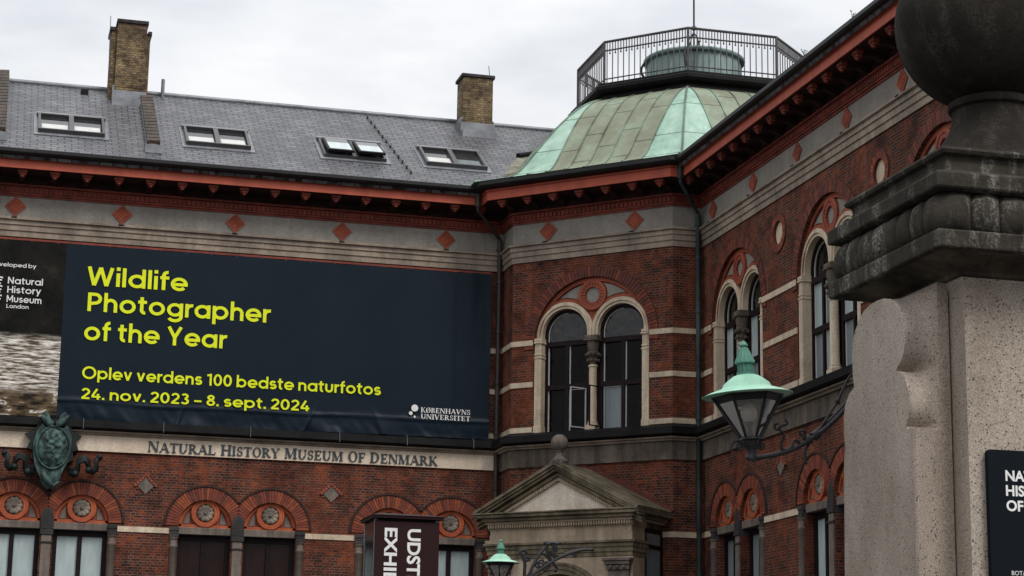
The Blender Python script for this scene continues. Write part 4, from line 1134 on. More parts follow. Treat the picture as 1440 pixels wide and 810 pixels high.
# ------------------------------------------------------------------ exhibition banner on the left wing
def vinyl():
    m, t, b = new_mat("banner_vinyl"); co = objco(t)
    c = ramp(t, noise(t, co, .5, 4, .6), [(.3, (0.0055, 0.0118, 0.0195)), (.7, (0.0088, 0.0172, 0.0270))])
    t.links.new(c, b.inputs['Base Color']); b.inputs['Roughness'].default_value = .42; b.inputs['Specular IOR Level'].default_value = .11
    bump(t, b, noise(t, co, 1.2, 4, .55, (1, 1, .5)), .25, .06)
    return m
def photo_print():
    """the printed photograph: dark wood over white water and wet rocks"""
    m, t, b = new_mat("photo_print"); co = objco(t)
    sp = node(t, 'ShaderNodeSeparateXYZ'); t.links.new(co, sp.inputs[0])
    wood = ramp(t, noise(t, co, 1.5, 7, .65), [(.40, (.004, .0045, .004)), (.58, (.013, .012, .010)), (.75, (.040, .034, .024))])
    wv = noise(t, co, 4.2, 8, .66, (.55, 1, 4.6))
    water = ramp(t, wv, [(.34, (.022, .015, .010)), (.45, (.13, .097, .068)), (.52, (.46, .42, .37)), (.62, (.84, .81, .77))])
    rv = noise(t, co, 1.6, 5, .6, (.8, 1, 2.6))
    rocks = ramp(t, rv, [(.40, (.010, .008, .006)), (.49, (.10, .070, .042)), (.54, (.16, .11, .065)), (.57, (.70, .67, .63)), (.62, (.06, .045, .03))])
    def step(z, soft):
        r = node(t, 'ShaderNodeMapRange'); r.inputs['From Min'].default_value = z - soft; r.inputs['From Max'].default_value = z + soft
        t.links.new(sp.outputs['Z'], r.inputs['Value']); return r.outputs[0]
    c = mixc(t, step(9.45, .12), rocks, water); c = mixc(t, step(10.72, .10), c, wood)
    t.links.new(c, b.inputs['Base Color']); b.inputs['Roughness'].default_value = .55; b.inputs['Specular IOR Level'].default_value = .08
    return m
BW0, BW1, BZ0, BZ1, EDGE = -3.4, 12.41, 8.795, 13.075, 1.755
BAN = thing('exhibition_banner', 'dark navy exhibition banner with yellow lettering stretched across the left wing', 'banner', (4, 49.80, 10))
def shift(o, v):
    for x in (o if isinstance(o, list) else [o]): x.location = v
    return o
def BL(o): return shift(o, (-4, 0, -10))
from mathutils import noise as mn
def fold(x, z):
    y = .012 * mn.noise((x * .5, z * .5, 1.0))
    b = max(0.0, 1 - (z - BZ0) / .55)
    y -= b ** .7 * .075 * max(0, mn.noise((x * 1.3 + z * 1.1, z * 1.6 - x * .5, 3.0)) + .15) 
    y -= b * .035 * mn.noise((x * 4.5 + z * 3, z * 2.0, 7.0))
    cz = BZ0 + .43 + .05 * mn.noise((x * .6, 0, 9.0))
    y -= .045 * math.exp(-((z - cz) / .035) ** 2) * (.4 + .8 * max(0, mn.noise((x * .8, 2, 4.0)) + .3))
    e = max(0, (x - 10.6) / 1.8)
    y -= e * .075 * max(0, mn.noise((x * 2.6, z * .35, 5.0)))
    for fx, w, s_ in ((4.6, .05, .35), (9.7, .06, -.4), (11.2, .05, -.3), (7.7, .04, .5)):
        d = abs((x - fx) - (z - BZ0) * s_); h = max(0, 1 - (z - BZ0) / .75)
        y -= .05 * h * math.exp(-(d / w) ** 2)
    return y
def sheet(x0, x1, nx, nz):
    mb = MB(); vs = []
    for j in range(nz + 1):
        z = BZ0 + (BZ1 - BZ0) * (j / nz) ** 1.6
        for i in range(nx + 1):
            x = x0 + (x1 - x0) * i / nx
            sag = -.02 * math.sin((x - 2) * .5) * (1 - j / nz) - (.010 * math.cos(x * 4.4) if j == nz else 0)
            vs.append((x, fold(x, z), z + sag))
    mb.add(vs, [(j * (nx + 1) + i, j * (nx + 1) + i + 1, (j + 1) * (nx + 1) + i + 1, (j + 1) * (nx + 1) + i) for j in range(nz) for i in range(nx)])
    return mb
o = BL(sheet(EDGE, BW1, 330, 70).build('navy_sheet', vinyl(), BAN, None, 180))
o = BL(sheet(BW0, EDGE, 110, 40).build('photo_panel', photo_print(), BAN, None, 180)); o['label'] = 'printed photo of dark woods above white water and rocks'
mb = MB()
for x in [0.3 + .62 * k for k in range(20)]:
    mb.lathe([(.016, -.02), (.016, .02)], (x, .03, BZ1 - .04), 8); mb.tube([(x, .0, BZ1 - .03), (x + .02, .08, BZ1 + .07)], .008, 5)
for x in (2.4, 4.3, 6.4, 8.6, 10.3, 12.0): mb.tube([(x, .0, BZ0 + .03), (x, -.12, BZ0 - .03), (x, -.13, BZ0 - .24)], .007, 5)
BL(mb.build('lashing', ZINC, BAN))
BL(MB().box(BW0, BW1, .02, .10, 13.085, 13.135).build('top_batten', TERRD, BAN))

_cap = {}
def sans(name, txt, x0, x1, z0, cap, y, mat, parent, weight=.0, depth=.006, vertical=False, fit=True):
    """plain lettering, cap-height 'cap', stretched to x0..x1, standing in the x-z plane facing -y"""
    def mesh_of(s):
        cu = bpy.data.curves.new('t', 'FONT'); cu.body = s; cu.offset = weight; cu.resolution_u = 4; cu.extrude = 0
        ob = bpy.data.objects.new('t', cu); COL.objects.link(ob)
        bpy.context.view_layer.update()
        me = bpy.data.meshes.new_from_object(ob.evaluated_get(bpy.context.evaluated_depsgraph_get()))
        bpy.data.objects.remove(ob); bpy.data.curves.remove(cu)
        return me
    if weight not in _cap:
        me = mesh_of('H'); _cap[weight] = (max(v.co.y for v in me.vertices) - min(v.co.y for v in me.vertices), min(v.co.y for v in me.vertices))
    h, base = _cap[weight]
    me = mesh_of(txt)
    xs = [v.co.x for v in me.vertices]; a, b = min(xs), max(xs)
    sz = cap / h; sx = (x1 - x0) / (b - a) if fit else sz
    vs = [(x0 + (v.co.x - a) * sx, y, z0 + (v.co.y - base) * sz) for v in me.vertices]
    fs = [tuple(p.vertices) for p in me.polygons]
    bpy.data.meshes.remove(me)
    # one mesh per word: cut the line wherever the gap is wide
    spans = sorted((min(vs[i][0] for i in f), max(vs[i][0] for i in f)) for f in fs)
    cuts = []; end = spans[0][1]
    for p, q_ in spans:
        if p - end > cap * .23: cuts.append((p + end) / 2)
        end = max(end, q_)
    groups = {}
    for f in fs:
        c_ = vs[f[0]][0]; groups.setdefault(sum(1 for k in cuts if c_ > k), []).append(f)
    res = []
    for k in sorted(groups):
        mb = MB(); ids = {}
        for f in groups[k]:
            for i in f:
                if i not in ids: ids[i] = len(mb.v); mb.v.append(vs[i])
            mb.f.append(tuple(ids[i] for i in f)); mb.m.append(0)
        res.append(mb.build(name, mat, parent))
    return res
TY = -.018
# geometric monoline letters: centre lines on a cap height of 1, swept to a constant stroke
def geo_glyph(ch, h):
    X = .73; R = X / 2 - h; RX = R * 1.06; c = X / 2; L = []
    def A(cx, cz, rx, rz, a0, a1, n=18): return [(cx + rx * math.cos(R_(a0 + (a1 - a0) * i / n)), cz + rz * math.sin(R_(a0 + (a1 - a0) * i / n))) for i in range(n + 1)]
    R_ = math.radians
    def full(cx, cz, rx, rz): L.append(A(cx, cz, rx, rz, 0, 360, 30))
    def ln(*p): L.append(list(p))
    def dot(x, z): L.append([(x, z - h * 1.12), (x, z + h * 1.12)])
    o = h + RX                                   # bowl centre when it starts at x = 0
    if ch == 'o': full(o, c, RX, R); w = 2 * o
    elif ch in 'dapbg':
        if ch in 'dag':
            full(o, c, RX, R); x = o + RX
            if ch == 'd': ln((x, 0), (x, 1.03))
            elif ch == 'a': ln((x, 0), (x, X))
            else: ln((x, X), (x, .0), *A(o, -.0, RX, .22, 0, -155, 16))
        else:
            full(o, c, RX, R); x = h
            ln((x, 0), (x, 1.03)) if ch == 'b' else ln((x, -.27), (x, X))
        w = 2 * o
    elif ch == 'e': L.append(A(o, c, RX, R, 2, 318, 28)); ln((o - RX, c - .02), (o + RX + h, c - .02)); w = 2 * o - .02
    elif ch in 'nhm':
        r = .235; ln((h, 0), (h, 1.03 if ch == 'h' else X))
        k = 2 if ch == 'm' else 1; r = .20 if ch == 'm' else r
        for i in range(k): x0 = h + 2 * r * i; ln(*A(x0 + r, X - h - r * 1.05, r, r * 1.05, 180, 0, 14), (x0 + 2 * r, 0))
        w = 2 * h + 2 * r * k
    elif ch == 'u': r = .235; ln((h, X), *A(h + r, h + r, r, r, 180, 360, 14), (h + 2 * r, X)); w = 2 * h + 2 * r
    elif ch == 'r': ln((h, 0), (h, X)); L.append(A(h + .25, X - h - .25, .25, .25, 175, 80, 8)); w = .345
    elif ch == 'i': ln((h, 0), (h, X)); dot(h, .96); w = 2 * h
    elif ch == 'l': ln((h, 0), (h, 1.03)); w = 2 * h
    elif ch == 't': ln((.10 + h, .93), (.10 + h, h + .14), *A(.10 + h + .15, h + .15, .15, .15, 190, 280, 8)); ln((0, X - h * .8), (.42, X - h * .8)); w = .42
    elif ch == 'f': ln((.08 + h, 0), (.08 + h, .80), *A(.08 + h + .17, 1.05 - h - .17, .17, .17, 178, 82, 8)); ln((0, X - h * .8), (.40, X - h * .8)); w = .375
    elif ch == 's': r = .155; L.append(A(.27, X - h - r, .185, r, 28, 270, 16) + A(.27, h + r, .20, r, 90, -152, 16)); w = .53
    elif ch in 'vy':
        ln((h * .9, X), (.31, h * .3)); ln((.62 - h * .9, X), (.31, h * .3) if ch == 'v' else (.17, -.27)); w = .62
    elif ch == 'W': p = [(h, 1), (.32, 0), (.59, .98), (.86, 0), (1.18 - h, 1)]; [ln(p[i], p[i + 1]) for i in range(4)]; w = 1.18
    elif ch == 'P': ln((h, 0), (h, 1)); ln((h, 1 - h), (.34, 1 - h), *A(.34, .70 - h * .2, .24, .30 - h * .8, 90, -90, 14), (h, .40)); w = .66
    elif ch == 'Y': ln((h, 1), (.38, .42)); ln((.76 - h, 1), (.38, .42)); ln((.38, .46), (.38, 0)); w = .76
    elif ch == 'O': full(.53, .5, .53 - h, .53 - h); w = 1.06
    elif ch == 'D': ln((h, 0), (h, 1)); ln((h, 1 - h), (.34, 1 - h), *A(.34, .5, .36, .5 - h, 90, -90, 18), (h, h)); w = .80
    elif ch == 'N': ln((h, 0), (h, 1)); ln((h, .98), (.74 - h, .02)); ln((.74 - h, 0), (.74 - h, 1)); w = .76
    elif ch == 'H': ln((h, 0), (h, 1)); ln((.72 - h, 0), (.72 - h, 1)); ln((h, .5), (.72 - h, .5)); w = .74
    elif ch == 'M': ln((h, 0), (h, 1)); ln((h, .98), (.44, .25)); ln((.44, .25), (.88 - h, .98)); ln((.88 - h, 0), (.88 - h, 1)); w = .9
    elif ch == 'L': ln((h, 1), (h, h)); ln((0, h), (.5, h)); w = .52
    elif ch == '0': full(.33, .5, .33 - h, .5 - h); w = .66
    elif ch == '1': ln((.30, 0), (.30, 1)); ln((.30, 1 - h), (.03, .84)); w = .42
    elif ch == '2': ln(*A(.30, .68, .22, .32 - h, 165, -30, 14), (.06, h)); ln((.02, h), (.58, h)); w = .60
    elif ch == '3': L.append(A(.27, .74, .19, .26 - h, 150, -90, 14)); L.append(A(.27, .29, .23, .29 - h, 90, -150, 16)); w = .58
    elif ch == '4': ln((.38, .96), (.05, .27)); ln((.02, .25), (.64, .25)); ln((.46, .52), (.46, 0)); w = .64
    elif ch == '8': full(.30, .75, .18, .25 - h); full(.30, .28, .225, .28 - h); w = .60
    elif ch == '.': dot(h * 1.1, h * 1.1); w = 2 * h
    elif ch == '\u2013': ln((0, .36), (.52, .36)); w = .52
    else: w = .30
    return L, w
def geo_text(name, txt, x0, x1, z0, cap, y, mat, parent, stroke=.165):
    h = stroke / 2; gap = .105
    ws = [geo_glyph(c, h)[1] + gap if c != ' ' else .27 for c in txt]
    f = (x1 - x0) / (sum(ws) - gap); x = x0; res = []; mb = MB(); n = 0
    for ch, wd in zip(txt + ' ', ws + [0]):
        if ch == ' ':
            res.append(mb.build(name, mat, parent)); mb = MB()
        else:
            for line in geo_glyph(ch, h)[0]:
                P = [Vector(p) for p in line]; P = [p for i, p in enumerate(P) if i == 0 or (p - P[i - 1]).length > 1e-4]; closed = (P[0] - P[-1]).length < 1e-4
                if closed: P = P[:-1]
                m = len(P); side = []
                for i in range(m):
                    ds = []
                    if closed or i > 0: ds.append((P[i] - P[i - 1]).normalized())
                    if closed or i < m - 1: ds.append((P[(i + 1) % m] - P[i]).normalized())
                    d = sum(ds, Vector((0, 0))).normalized() if len(ds) > 1 and sum(ds, Vector((0, 0))).length > .2 else ds[0]
                    nn = Vector((-d.y, d.x)); k = h / max(.5, nn.dot(Vector((-ds[0].y, ds[0].x))))
                    side.append((P[i] + nn * k, P[i] - nn * k))
                yy = y - .0004 * (n % 7); n += 1
                vs = [(x + q.x * f, yy, z0 + q.y * cap) for pr in side for q in pr]
                fs = [(2 * i, 2 * i + 1, 2 * ((i + 1) % m) + 1, 2 * ((i + 1) % m)) for i in range(m if closed else m - 1)]
                mb.add(vs, fs)
        x += wd * f
    return res
for txt, a, b, z, h in (('Wildlife', 2.28, 4.70, 12.085, .46), ('Photographer', 2.33, 6.77, 11.44, .46), ('of the Year', 2.29, 5.72, 10.725, .46),
                        ('Oplev verdens 100 bedste naturfotos', 2.30, 9.61, 9.785, .292), ('24. nov. 2023 \u2013 8. sept. 2024', 2.31, 7.83, 9.285, .268)):
    BL(geo_text('yellow_lettering', txt, a, b, z, h, TY if z > 9.5 else -.034, YELLOW, BAN))
for txt, a, b, z, h in (('Developed by', -.02, 1.06, 12.40, .10), ('Natural', .42, 1.24, 11.985, .165), ('History', .42, 1.21, 11.76, .165), ('Museum', .42, 1.235, 11.535, .165), ('London', .425, .945, 11.39, .095)):
    BL(geo_text('white_lettering', txt, a, b, z, h, TY, WHITE, BAN, .145))
serif_text('white_lettering', 'K\u00d8BENHAVNS', 10.635, 11.92, 9.412, .125, -.052, -.048, WHITE, BAN)[0].location = (-4, 0, -10)
serif_text('white_lettering', 'UNIVERSITET', 10.64, 11.92, 9.250, .125, -.052, -.048, WHITE, BAN)[0].location = (-4, 0, -10)
mb = MB()
for x, z, r in ((10.483, 9.51, .088), (10.383, 9.377, .048), (10.485, 9.292, .028)): mb.ring(x, z, .0005, r, -.052, -.048, 0, 2 * PI, 24)
BL(mb.build('logo_dots', WHITE, BAN))
mb = MB()
for k, (z, L) in enumerate(((12.10, .16), (12.04, .20), (11.96, .24), (11.89, .20), (11.81, .25), (11.74, .20), (11.66, .17), (11.58, .22))):
    x1 = .30 - .02 * (k % 3); mb.prism([(x1 - L * 1.6, z + .05), (x1, z), (x1, z + .035), (x1 - L * 1.6, z + .075)], TY - .003, TY)
BL(mb.build('logo_strokes', WHITE, BAN))

# ------------------------------------------------------------------ exhibition stand: maroon panel in a glazed case
KX0, KX1, KY0, KY1, KZ = 5.60, 6.745, 30.0, 30.88, 4.76
KI = thing('exhibition_stand', 'tall maroon exhibition case with white sideways lettering and glazed flank', 'sign', (6.17, 30.4, 0))
def KL(o): o.location = (-6.17, -30.4, 0); return o
KX0 = 5.775
mb = MB(); mb.cbox(KX0 + .002, KX1, KY0, KY0 + .05, .1, KZ - .10, .006); KL(mb.build('front_panel', MAROON, KI))
mb = MB(); mb.box(KX0 - .05, KX1 + .05, KY0 - .05, KY1 + .08, KZ - .06, KZ - .02)
mb.add([(KX0 - .07, KY0 - .07, KZ - .02), (KX1 + .07, KY0 - .07, KZ - .02), (KX1 + .07, KY1 + .1, KZ - .02), (KX0 - .07, KY1 + .1, KZ - .02), (KX0 + .1, KY0 + .15, KZ + .03), (KX1 - .1, KY0 + .15, KZ + .02), (KX1 - .1, KY1 - .1, KZ + .02), (KX0 + .1, KY1 - .1, KZ + .03)],
       [(0, 3, 2, 1), (4, 5, 6, 7), (0, 1, 5, 4), (1, 2, 6, 5), (2, 3, 7, 6), (3, 0, 4, 7)])
KL(mb.build('lid', MAROON, KI))
for x, y in ((KX0 + .02, KY1), (KX1 - .02, KY1), (KX0 + .02, KY0 + .10), (KX1 - .02, KY0 + .10)):
    mb = MB(); mb.box(x - .02, x + .02, y - .02, y + .02, 0, KZ - .062); KL(mb.build('post', ZINC, KI))
for x in (KX0 + .015, KX1 - .015):
    mb = MB(); mb.box(x - .004, x + .004, KY0 + .122, KY1 - .022, .1, KZ - .07); KL(mb.build('glass_flank', KIOSKG, KI))
mb = MB(); mb.box(KX0 + .04, KX1 - .04, KY1 - .01, KY1 - .002, .1, KZ - .07); KL(mb.build('glass_flank', KIOSKG, KI))
mb = MB()
for z in (4.36, 3.9, 3.2): mb.box(KX0 + .03, KX0 + .05, KY0 + .06, KY1 - .03, z, z + .03)
KL(mb.build('shelf_rail', ZINC, KI))
# lettering reading downwards
def down(txt, xb, ztop, cap, length):
    o = sans('white_lettering', txt, 0, length, 0, cap, 0, WHITE, KI, .03)
    for w in o:
        for v in w.data.vertices:
            x, y, z = v.co; v.co = (xb + z, KY0 - .004, ztop - x)
        w.data.update(); KL(w)
down('EXHIBITION', 5.915, 4.555, .193, 1.62)
down('UDSTILLING', 6.262, 4.550, .200, 1.50)

# ------------------------------------------------------------------ granite gate pillar in the foreground
PX, PY = 6.37, 11.88
GP = thing('gate_pillar', 'massive speckled granite gate pillar with blackened cap and stone ball', 'pillar', (PX, PY, 0))
def GL(o): o.location = (-PX, -PY, 0); return o
sx0, sx1, sy0, sy1 = 5.86, 6.88, 11.37, 12.39
mb = MB()
c = .012
def plan(h, lob=None): return [(PX - h, PY - h), (PX + h, PY - h), (PX + h, PY + h), (PX - h, PY + h)]
def square_lathe(mb, prof, hx=0):
    """(half, z) profile on a square plan"""
    vs = []
    for h, z in prof: vs += [(PX - h, PY - h, z), (PX + h, PY - h, z), (PX + h, PY + h, z), (PX - h, PY + h, z)]
    fs = [(j * 4 + i, j * 4 + (i + 1) % 4, (j + 1) * 4 + (i + 1) % 4, (j + 1) * 4 + i) for j in range(len(prof) - 1) for i in range(4)]
    fs += [(3, 2, 1, 0), tuple((len(prof) - 1) * 4 + i for i in range(4))]
    mb.add(vs, fs)
square_lathe(mb, [(.62, 0), (.62, .7), (.51, .78), (.51, 4.30), (.515, 4.36), (.535, 4.40), (.535, 4.42)])
GL(mb.build('shaft', GRAN, GP))
mb = MB()
pf = [(11.55, 0), (11.55, 2.7), (11.55, 3.40), (11.535, 3.485), (11.64, 3.497), (11.655, 3.515), (11.615, 3.545), (11.585, 3.60), (11.585, 3.66), (11.605, 3.74), (11.655, 3.82), (11.715, 3.865), (11.775, 3.882), (11.76, 3.90), (11.695, 3.935), (11.65, 3.99), (11.632, 4.06), (11.632, 4.13), (11.655, 4.20), (11.70, 4.265), (11.77, 4.32), (11.86, 4.365), (11.96, 4.388), (12.06, 4.395)]
pb_ = [(12.16, 4.39), (12.25, 4.37), (12.335, 4.325), (12.40, 4.26), (12.44, 4.18), (12.455, 4.08), (12.45, 3.96), (12.43, 3.88), (12.52, 3.845), (12.585, 3.78), (12.61, 3.70), (12.615, 3.60), (12.60, 3.50), (12.62, 3.40), (12.64, 2.7), (12.64, 0)]
prof = pf + pb_
n = len(prof); e = .012
inn = []
def off_poly(pr, d):
    o2 = []
    for i in range(len(pr)):
        a, b, c_ = Vector(pr[i - 1]), Vector(pr[i]), Vector(pr[(i + 1) % len(pr)])
        t1 = (b - a).normalized(); t2 = (c_ - b).normalized(); nn = Vector((-t1.y, t1.x)) + Vector((-t2.y, t2.x))
        o2.append(tuple(b - nn.normalized() * d))
    return o2
FLAT = 11.562
secs = [(5.585, .010, 0), (5.597, 0, 0), (5.66, 0, 0), (5.69, 0, .06), (5.715, 0, .28), (5.738, 0, .62), (5.757, 0, .90), (5.775, 0, 1.0)]
vs = []
for x, d, k in secs:
    for y, z in prof:
        cy, cz = 12.08, 2.0
        yy = y + (cy - y) * d / .5; zz = z - (d if z > 4.2 else 0)
        if k and y < 12.0 and z > 2.6: yy = yy + (FLAT - yy) * k
        vs.append((x, yy, zz))
fs = [(j * n + i, j * n + (i + 1) % n, (j + 1) * n + (i + 1) % n, (j + 1) * n + i) for j in range(len(secs) - 1) for i in range(n)]
tri = geometry.tessellate_polygon([[Vector((vs[i][1], vs[i][2], 0)) for i in range(n)]])
fs += [tuple(t) for t in tri]
mb.add(vs, fs)
mb.box(5.7745, 5.848, FLAT, 12.56, 0, 4.425); mb.box(5.80, 5.9, 11.70, 12.30, 0, 4.2)
GL(mb.build('scroll_buttress', GRAN, GP, None, 35))
mb = MB()
square_lathe(mb, [(.53, 4.421), (.555, 4.43), (.56, 4.455), (.60, 4.47), (.66, 4.495), (.73, 4.515), (.79, 4.5225)])
GL(mb.build('cap_cove', BROWNST, GP))
mb = MB()
square_lathe(mb, [(.79, 4.523), (.820, 4.526), (.830, 4.534), (.832, 4.545), (.832, 4.63), (.822, 4.642), (.79, 4.645)])
square_lathe(mb, [(.79, 4.895), (.825, 4.905), (.832, 4.915), (.832, 4.995), (.822, 5.008), (.76, 5.03), (.72, 5.05)])
square_lathe(mb, [(.715, 5.051), (.70, 5.11), (.705, 5.14), (.735, 5.155), (.745, 5.175), (.735, 5.195), (.70, 5.203)])
GL(mb.build('cap_mouldings', SOOT, GP))
# lobed course
mb = MB()
def lob_ring(hb, amp):
    pts = []; nl = 8; seg = 12
    cs = [(-1, -1), (1, -1), (1, 1), (-1, 1)]
    for i in range(4):
        a, b = cs[i], cs[(i + 1) % 4]
        nrm = ((0, -1), (1, 0), (0, 1), (-1, 0))[i]
        for j in range(nl * seg):
            t = j / (nl * seg); u = -1 + 2 * t
            k = abs(math.sin(PI * t * nl)) ** .55
            x = a[0] + (b[0] - a[0]) * t; y = a[1] + (b[1] - a[1]) * t
            d = hb + amp * k
            pts.append((PX + x * hb + nrm[0] * amp * k, PY + y * hb + nrm[1] * amp * k))
    return pts
rows = [(.765, .03, 4.646), (.785, .045, 4.67), (.79, .052, 4.73), (.785, .054, 4.79), (.765, .05, 4.85), (.73, .035, 4.895)]
vs = []; k0 = None
for hb, am, z in rows:
    r_ = lob_ring(hb, am); k0 = len(r_); vs += [(x, y, z) for x, y in r_]
mb.add(vs, [(j * k0 + i, j * k0 + (i + 1) % k0, (j + 1) * k0 + (i + 1) % k0, (j + 1) * k0 + i) for j in range(len(rows) - 1) for i in range(k0)])
GL(mb.build('lobed_course', SOOT, GP, None, 50))
mb = MB(); mb.lathe([(.70, 5.20), (.60, 5.215), (.50, 5.27), (.40, 5.38), (.32, 5.49), (.275, 5.58), (.26, 5.66), (.262, 5.685), (.285, 5.70), (.29, 5.72), (.285, 5.745), (.24, 5.77), (.1, 5.80)], (PX, PY, 0), 48)
GL(mb.build('ball_neck', BALLST, GP, None, 40))
mb = MB(); mb.sphere((PX - .035, PY, 6.302), .592, 72); GL(mb.build('stone_ball', BALLST, GP, None, 180))
# name plate on the pillar
SP = thing('name_plate', 'black name plate with white lettering fixed to the granite gate pillar', 'sign', (6.38, sy0 - .03, 3.0))
def SLc(o): return shift(o, (-6.38, -(sy0 - .03), -3.0))
sxl, sxr, szt, szb = 5.962, 6.79, 3.345, 2.54
def rrect(x0, x1, z0, z1, r): return arc(x1 - r, z1 - r, r, 0, PI / 2, 5) + arc(x0 + r, z1 - r, r, PI / 2, PI, 5) + arc(x0 + r, z0 + r, r, PI, 1.5 * PI, 5) + arc(x1 - r, z0 + r, r, 1.5 * PI, 2 * PI, 5)
mb = MB(); mb.prism(rrect(sxl, sxr, szb, szt, .02), sy0 - .05, sy0 - .012); mb.box(sxl + .1, sxr - .1, sy0 - .012, sy0, szb + .1, szt - .1)
SLc(mb.build('plate', SIGNB, SP))
for txt, b, z in (('NATURAL', 6.50, 3.155), ('HISTORY MUSEUM', 6.86, 3.064), ('OF DENMARK', 6.56, 2.972)):
    o = SLc(sans('white_lettering', txt, 6.075, b, z, .066, sy0 - .052, WHITE, SP, .03, fit=False))
SLc(sans('small_lettering', 'BOTANISK HAVE', 6.095, 6.4, 2.585, .026, sy0 - .052, WHITE, SP, .0, fit=False))

# ------------------------------------------------------------------ street lanterns
def lantern_parts(t, ang=0):
    """hexagonal copper-capped lantern, base of its holder at the thing's origin"""
    m = MB(); n = 40
    m.lathe([(.302, .414), (.304, .418), (.25, .440), (.205, .455), (.176, .464), (.168, .468), (.153, .498), (.125, .520), (.085, .548), (.060, .556), (.05, .556)], (0, 0, 0), n)
    m.build('cap', LAMPC, t, None, 40)
    m = MB(); m.lathe([(.055, .545), (.10, .515), (.145, .47), (.20, .444), (.248, .4295), (.298, .4125), (.300, .4145), (.248, .433), (.195, .451), (.15, .478), (.10, .522), (.055, .552)], (0, 0, 0), n); m.build('cap_underside', IRON, t, None, 40)  # separate dark sheet below the copper cap and brim
    m = MB()
    m.lathe([(.062, .556), (.062, .570), (.046, .574), (.046, .628), (.056, .632), (.056, .640)], (0, 0, 0), 16)
    for k in range(12):
        a = 2 * PI * k / 12; m.tube([(.047 * math.cos(a), .047 * math.sin(a), .575), (.047 * math.cos(a), .047 * math.sin(a), .628)], .007, 5)
    m.lathe([(.066, .634), (.066, .645), (.022, .742), (.020, .748), (.030, .752), (.031, .760), (.022, .766), (.012, .785), (.001, .79)], (0, 0, 0), 18)
    for k in range(14):
        a = 2 * PI * k / 14; m.tube([(.066 * math.cos(a), .066 * math.sin(a), .640), (.024 * math.cos(a), .024 * math.sin(a), .738)], .005, 4)
    m.build('chimney_top', LAMPD, t, None, 35)
    m = MB(); N = 6; rb, rt, z0, z1 = .066, .232, .130, .416
    for k in range(N):
        a = 2 * PI * k / N + ang; b = 2 * PI * (k + 1) / N + ang
        p0 = (rb * math.cos(a), rb * math.sin(a), z0); p1 = (rt * math.cos(a), rt * math.sin(a), z1)
        q0 = (rb * math.cos(b), rb * math.sin(b), z0); q1 = (rt * math.cos(b), rt * math.sin(b), z1)
        m.tube([p0, p1], .010, 6); m.tube([p0, q0], .011, 6); m.tube([p1, q1], .013, 6)
        f = lambda w, e: tuple(w[i] + (e[i] - w[i]) * .17 for i in range(3))
        m.add([p1, q1, f(q1, q0), f(p1, p0)], [(0, 1, 2, 3)])
    m.lathe([(.20, .417), (.205, .423), (.06, .43)], (0, 0, 0), 24)
    m.lathe([(.055, .118), (.078, .122), (.072, .135), (.03, .137)], (0, 0, 0), 18)
    m.lathe([(.022, .0), (.030, .01), (.034, .05), (.048, .085), (.052, .117), (.03, .118)], (0, 0, 0), 16)
    cage = m.build('cage', IRON, t)
    m = MB()
    for k in range(N):
        a = 2 * PI * k / N + ang; b = 2 * PI * (k + 1) / N + ang
        m.add([(.96 * rb * math.cos(a), .96 * rb * math.sin(a), z0 + .005), (.96 * rb * math.cos(b), .96 * rb * math.sin(b), z0 + .005), (.965 * rt * math.cos(b), .965 * rt * math.sin(b), z1 - .005), (.965 * rt * math.cos(a), .965 * rt * math.sin(a), z1 - .005)], [(0, 1, 2, 3)])
    m.build('panes', CLEAR, t)
    m = MB(); m.sphere((0, 0, .300), .055, 16, 0, 1, 1, 1.25); m.build('bulb', GLOBE, t, None, 180)
    m = MB(); m.lathe([(.018, .14), (.018, .215), (.026, .22), (.026, .24), (.01, .245)], (0, 0, 0), 12); m.build('bulb_holder', IRON, t, None, 40)
def scroll(c, r0, turns, s=1, a0=0, n=22):
    """spiral in the x-z plane"""
    return [(c[0] + s * r0 * (1 - .8 * i / n) * math.cos(a0 + turns * 2 * PI * i / n), c[1], c[2] + r0 * (1 - .8 * i / n) * math.sin(a0 + turns * 2 * PI * i / n)) for i in range(n + 1)]
def smooth_pts(p, n=4):
    o = []
    for i in range(len(p) - 1):
        a = Vector(p[max(i - 1, 0)]); b = Vector(p[i]); c_ = Vector(p[i + 1]); d_ = Vector(p[min(i + 2, len(p) - 1)])
        for k in range(n):
            t = k / n
            o.append(.5 * ((2 * b) + (c_ - a) * t + (2 * a - 5 * b + 4 * c_ - d_) * t * t + (3 * b - a - 3 * c_ + d_) * t ** 3))
    o.append(Vector(p[-1])); return o
LY = 12.70
L1 = thing('street_lantern', 'near lantern with mint green copper cap on a long curved iron arm behind the pillar', 'lantern', (4.968, LY, 3.412), (0, R(-4.2), 0), 'street lanterns')
lantern_parts(L1, R(42.7))
def loc1(p): return (p[0] - 4.945, p[1], p[2] - 3.41)
m = MB()
arm = [(4.93, 0, 3.408), (5.05, 0, 3.418), (5.161, 0, 3.438), (5.28, 0, 3.477), (5.391, 0, 3.535), (5.48, 0, 3.592), (5.572, 0, 3.660), (5.66, 0, 3.738), (5.76, -.02, 3.83)]
m.tube(smooth_pts([loc1(p) for p in arm]), .0165, 8)
m.tube(smooth_pts([loc1((p[0], p[1] + .035, p[2] + .020)) for p in arm[4:]]), .014, 8)
m.tube([loc1((4.93, 0, 3.40)), loc1((4.945, 0, 3.43))], .034, 10)
for x, z in ((5.36, 3.52), (5.42, 3.555)): m.tube([loc1((x - .018, .015, z - .012)), loc1((x + .018, .015, z + .012))], .034, 8)
m.tube(smooth_pts([loc1(p) for p in ((5.40, .02, 3.545), (5.47, .02, 3.615), (5.55, .02, 3.717), (5.60, .02, 3.78), (5.65, .02, 3.865), (5.70, .01, 3.945), (5.78, -.02, 4.02))]), .0095, 8)
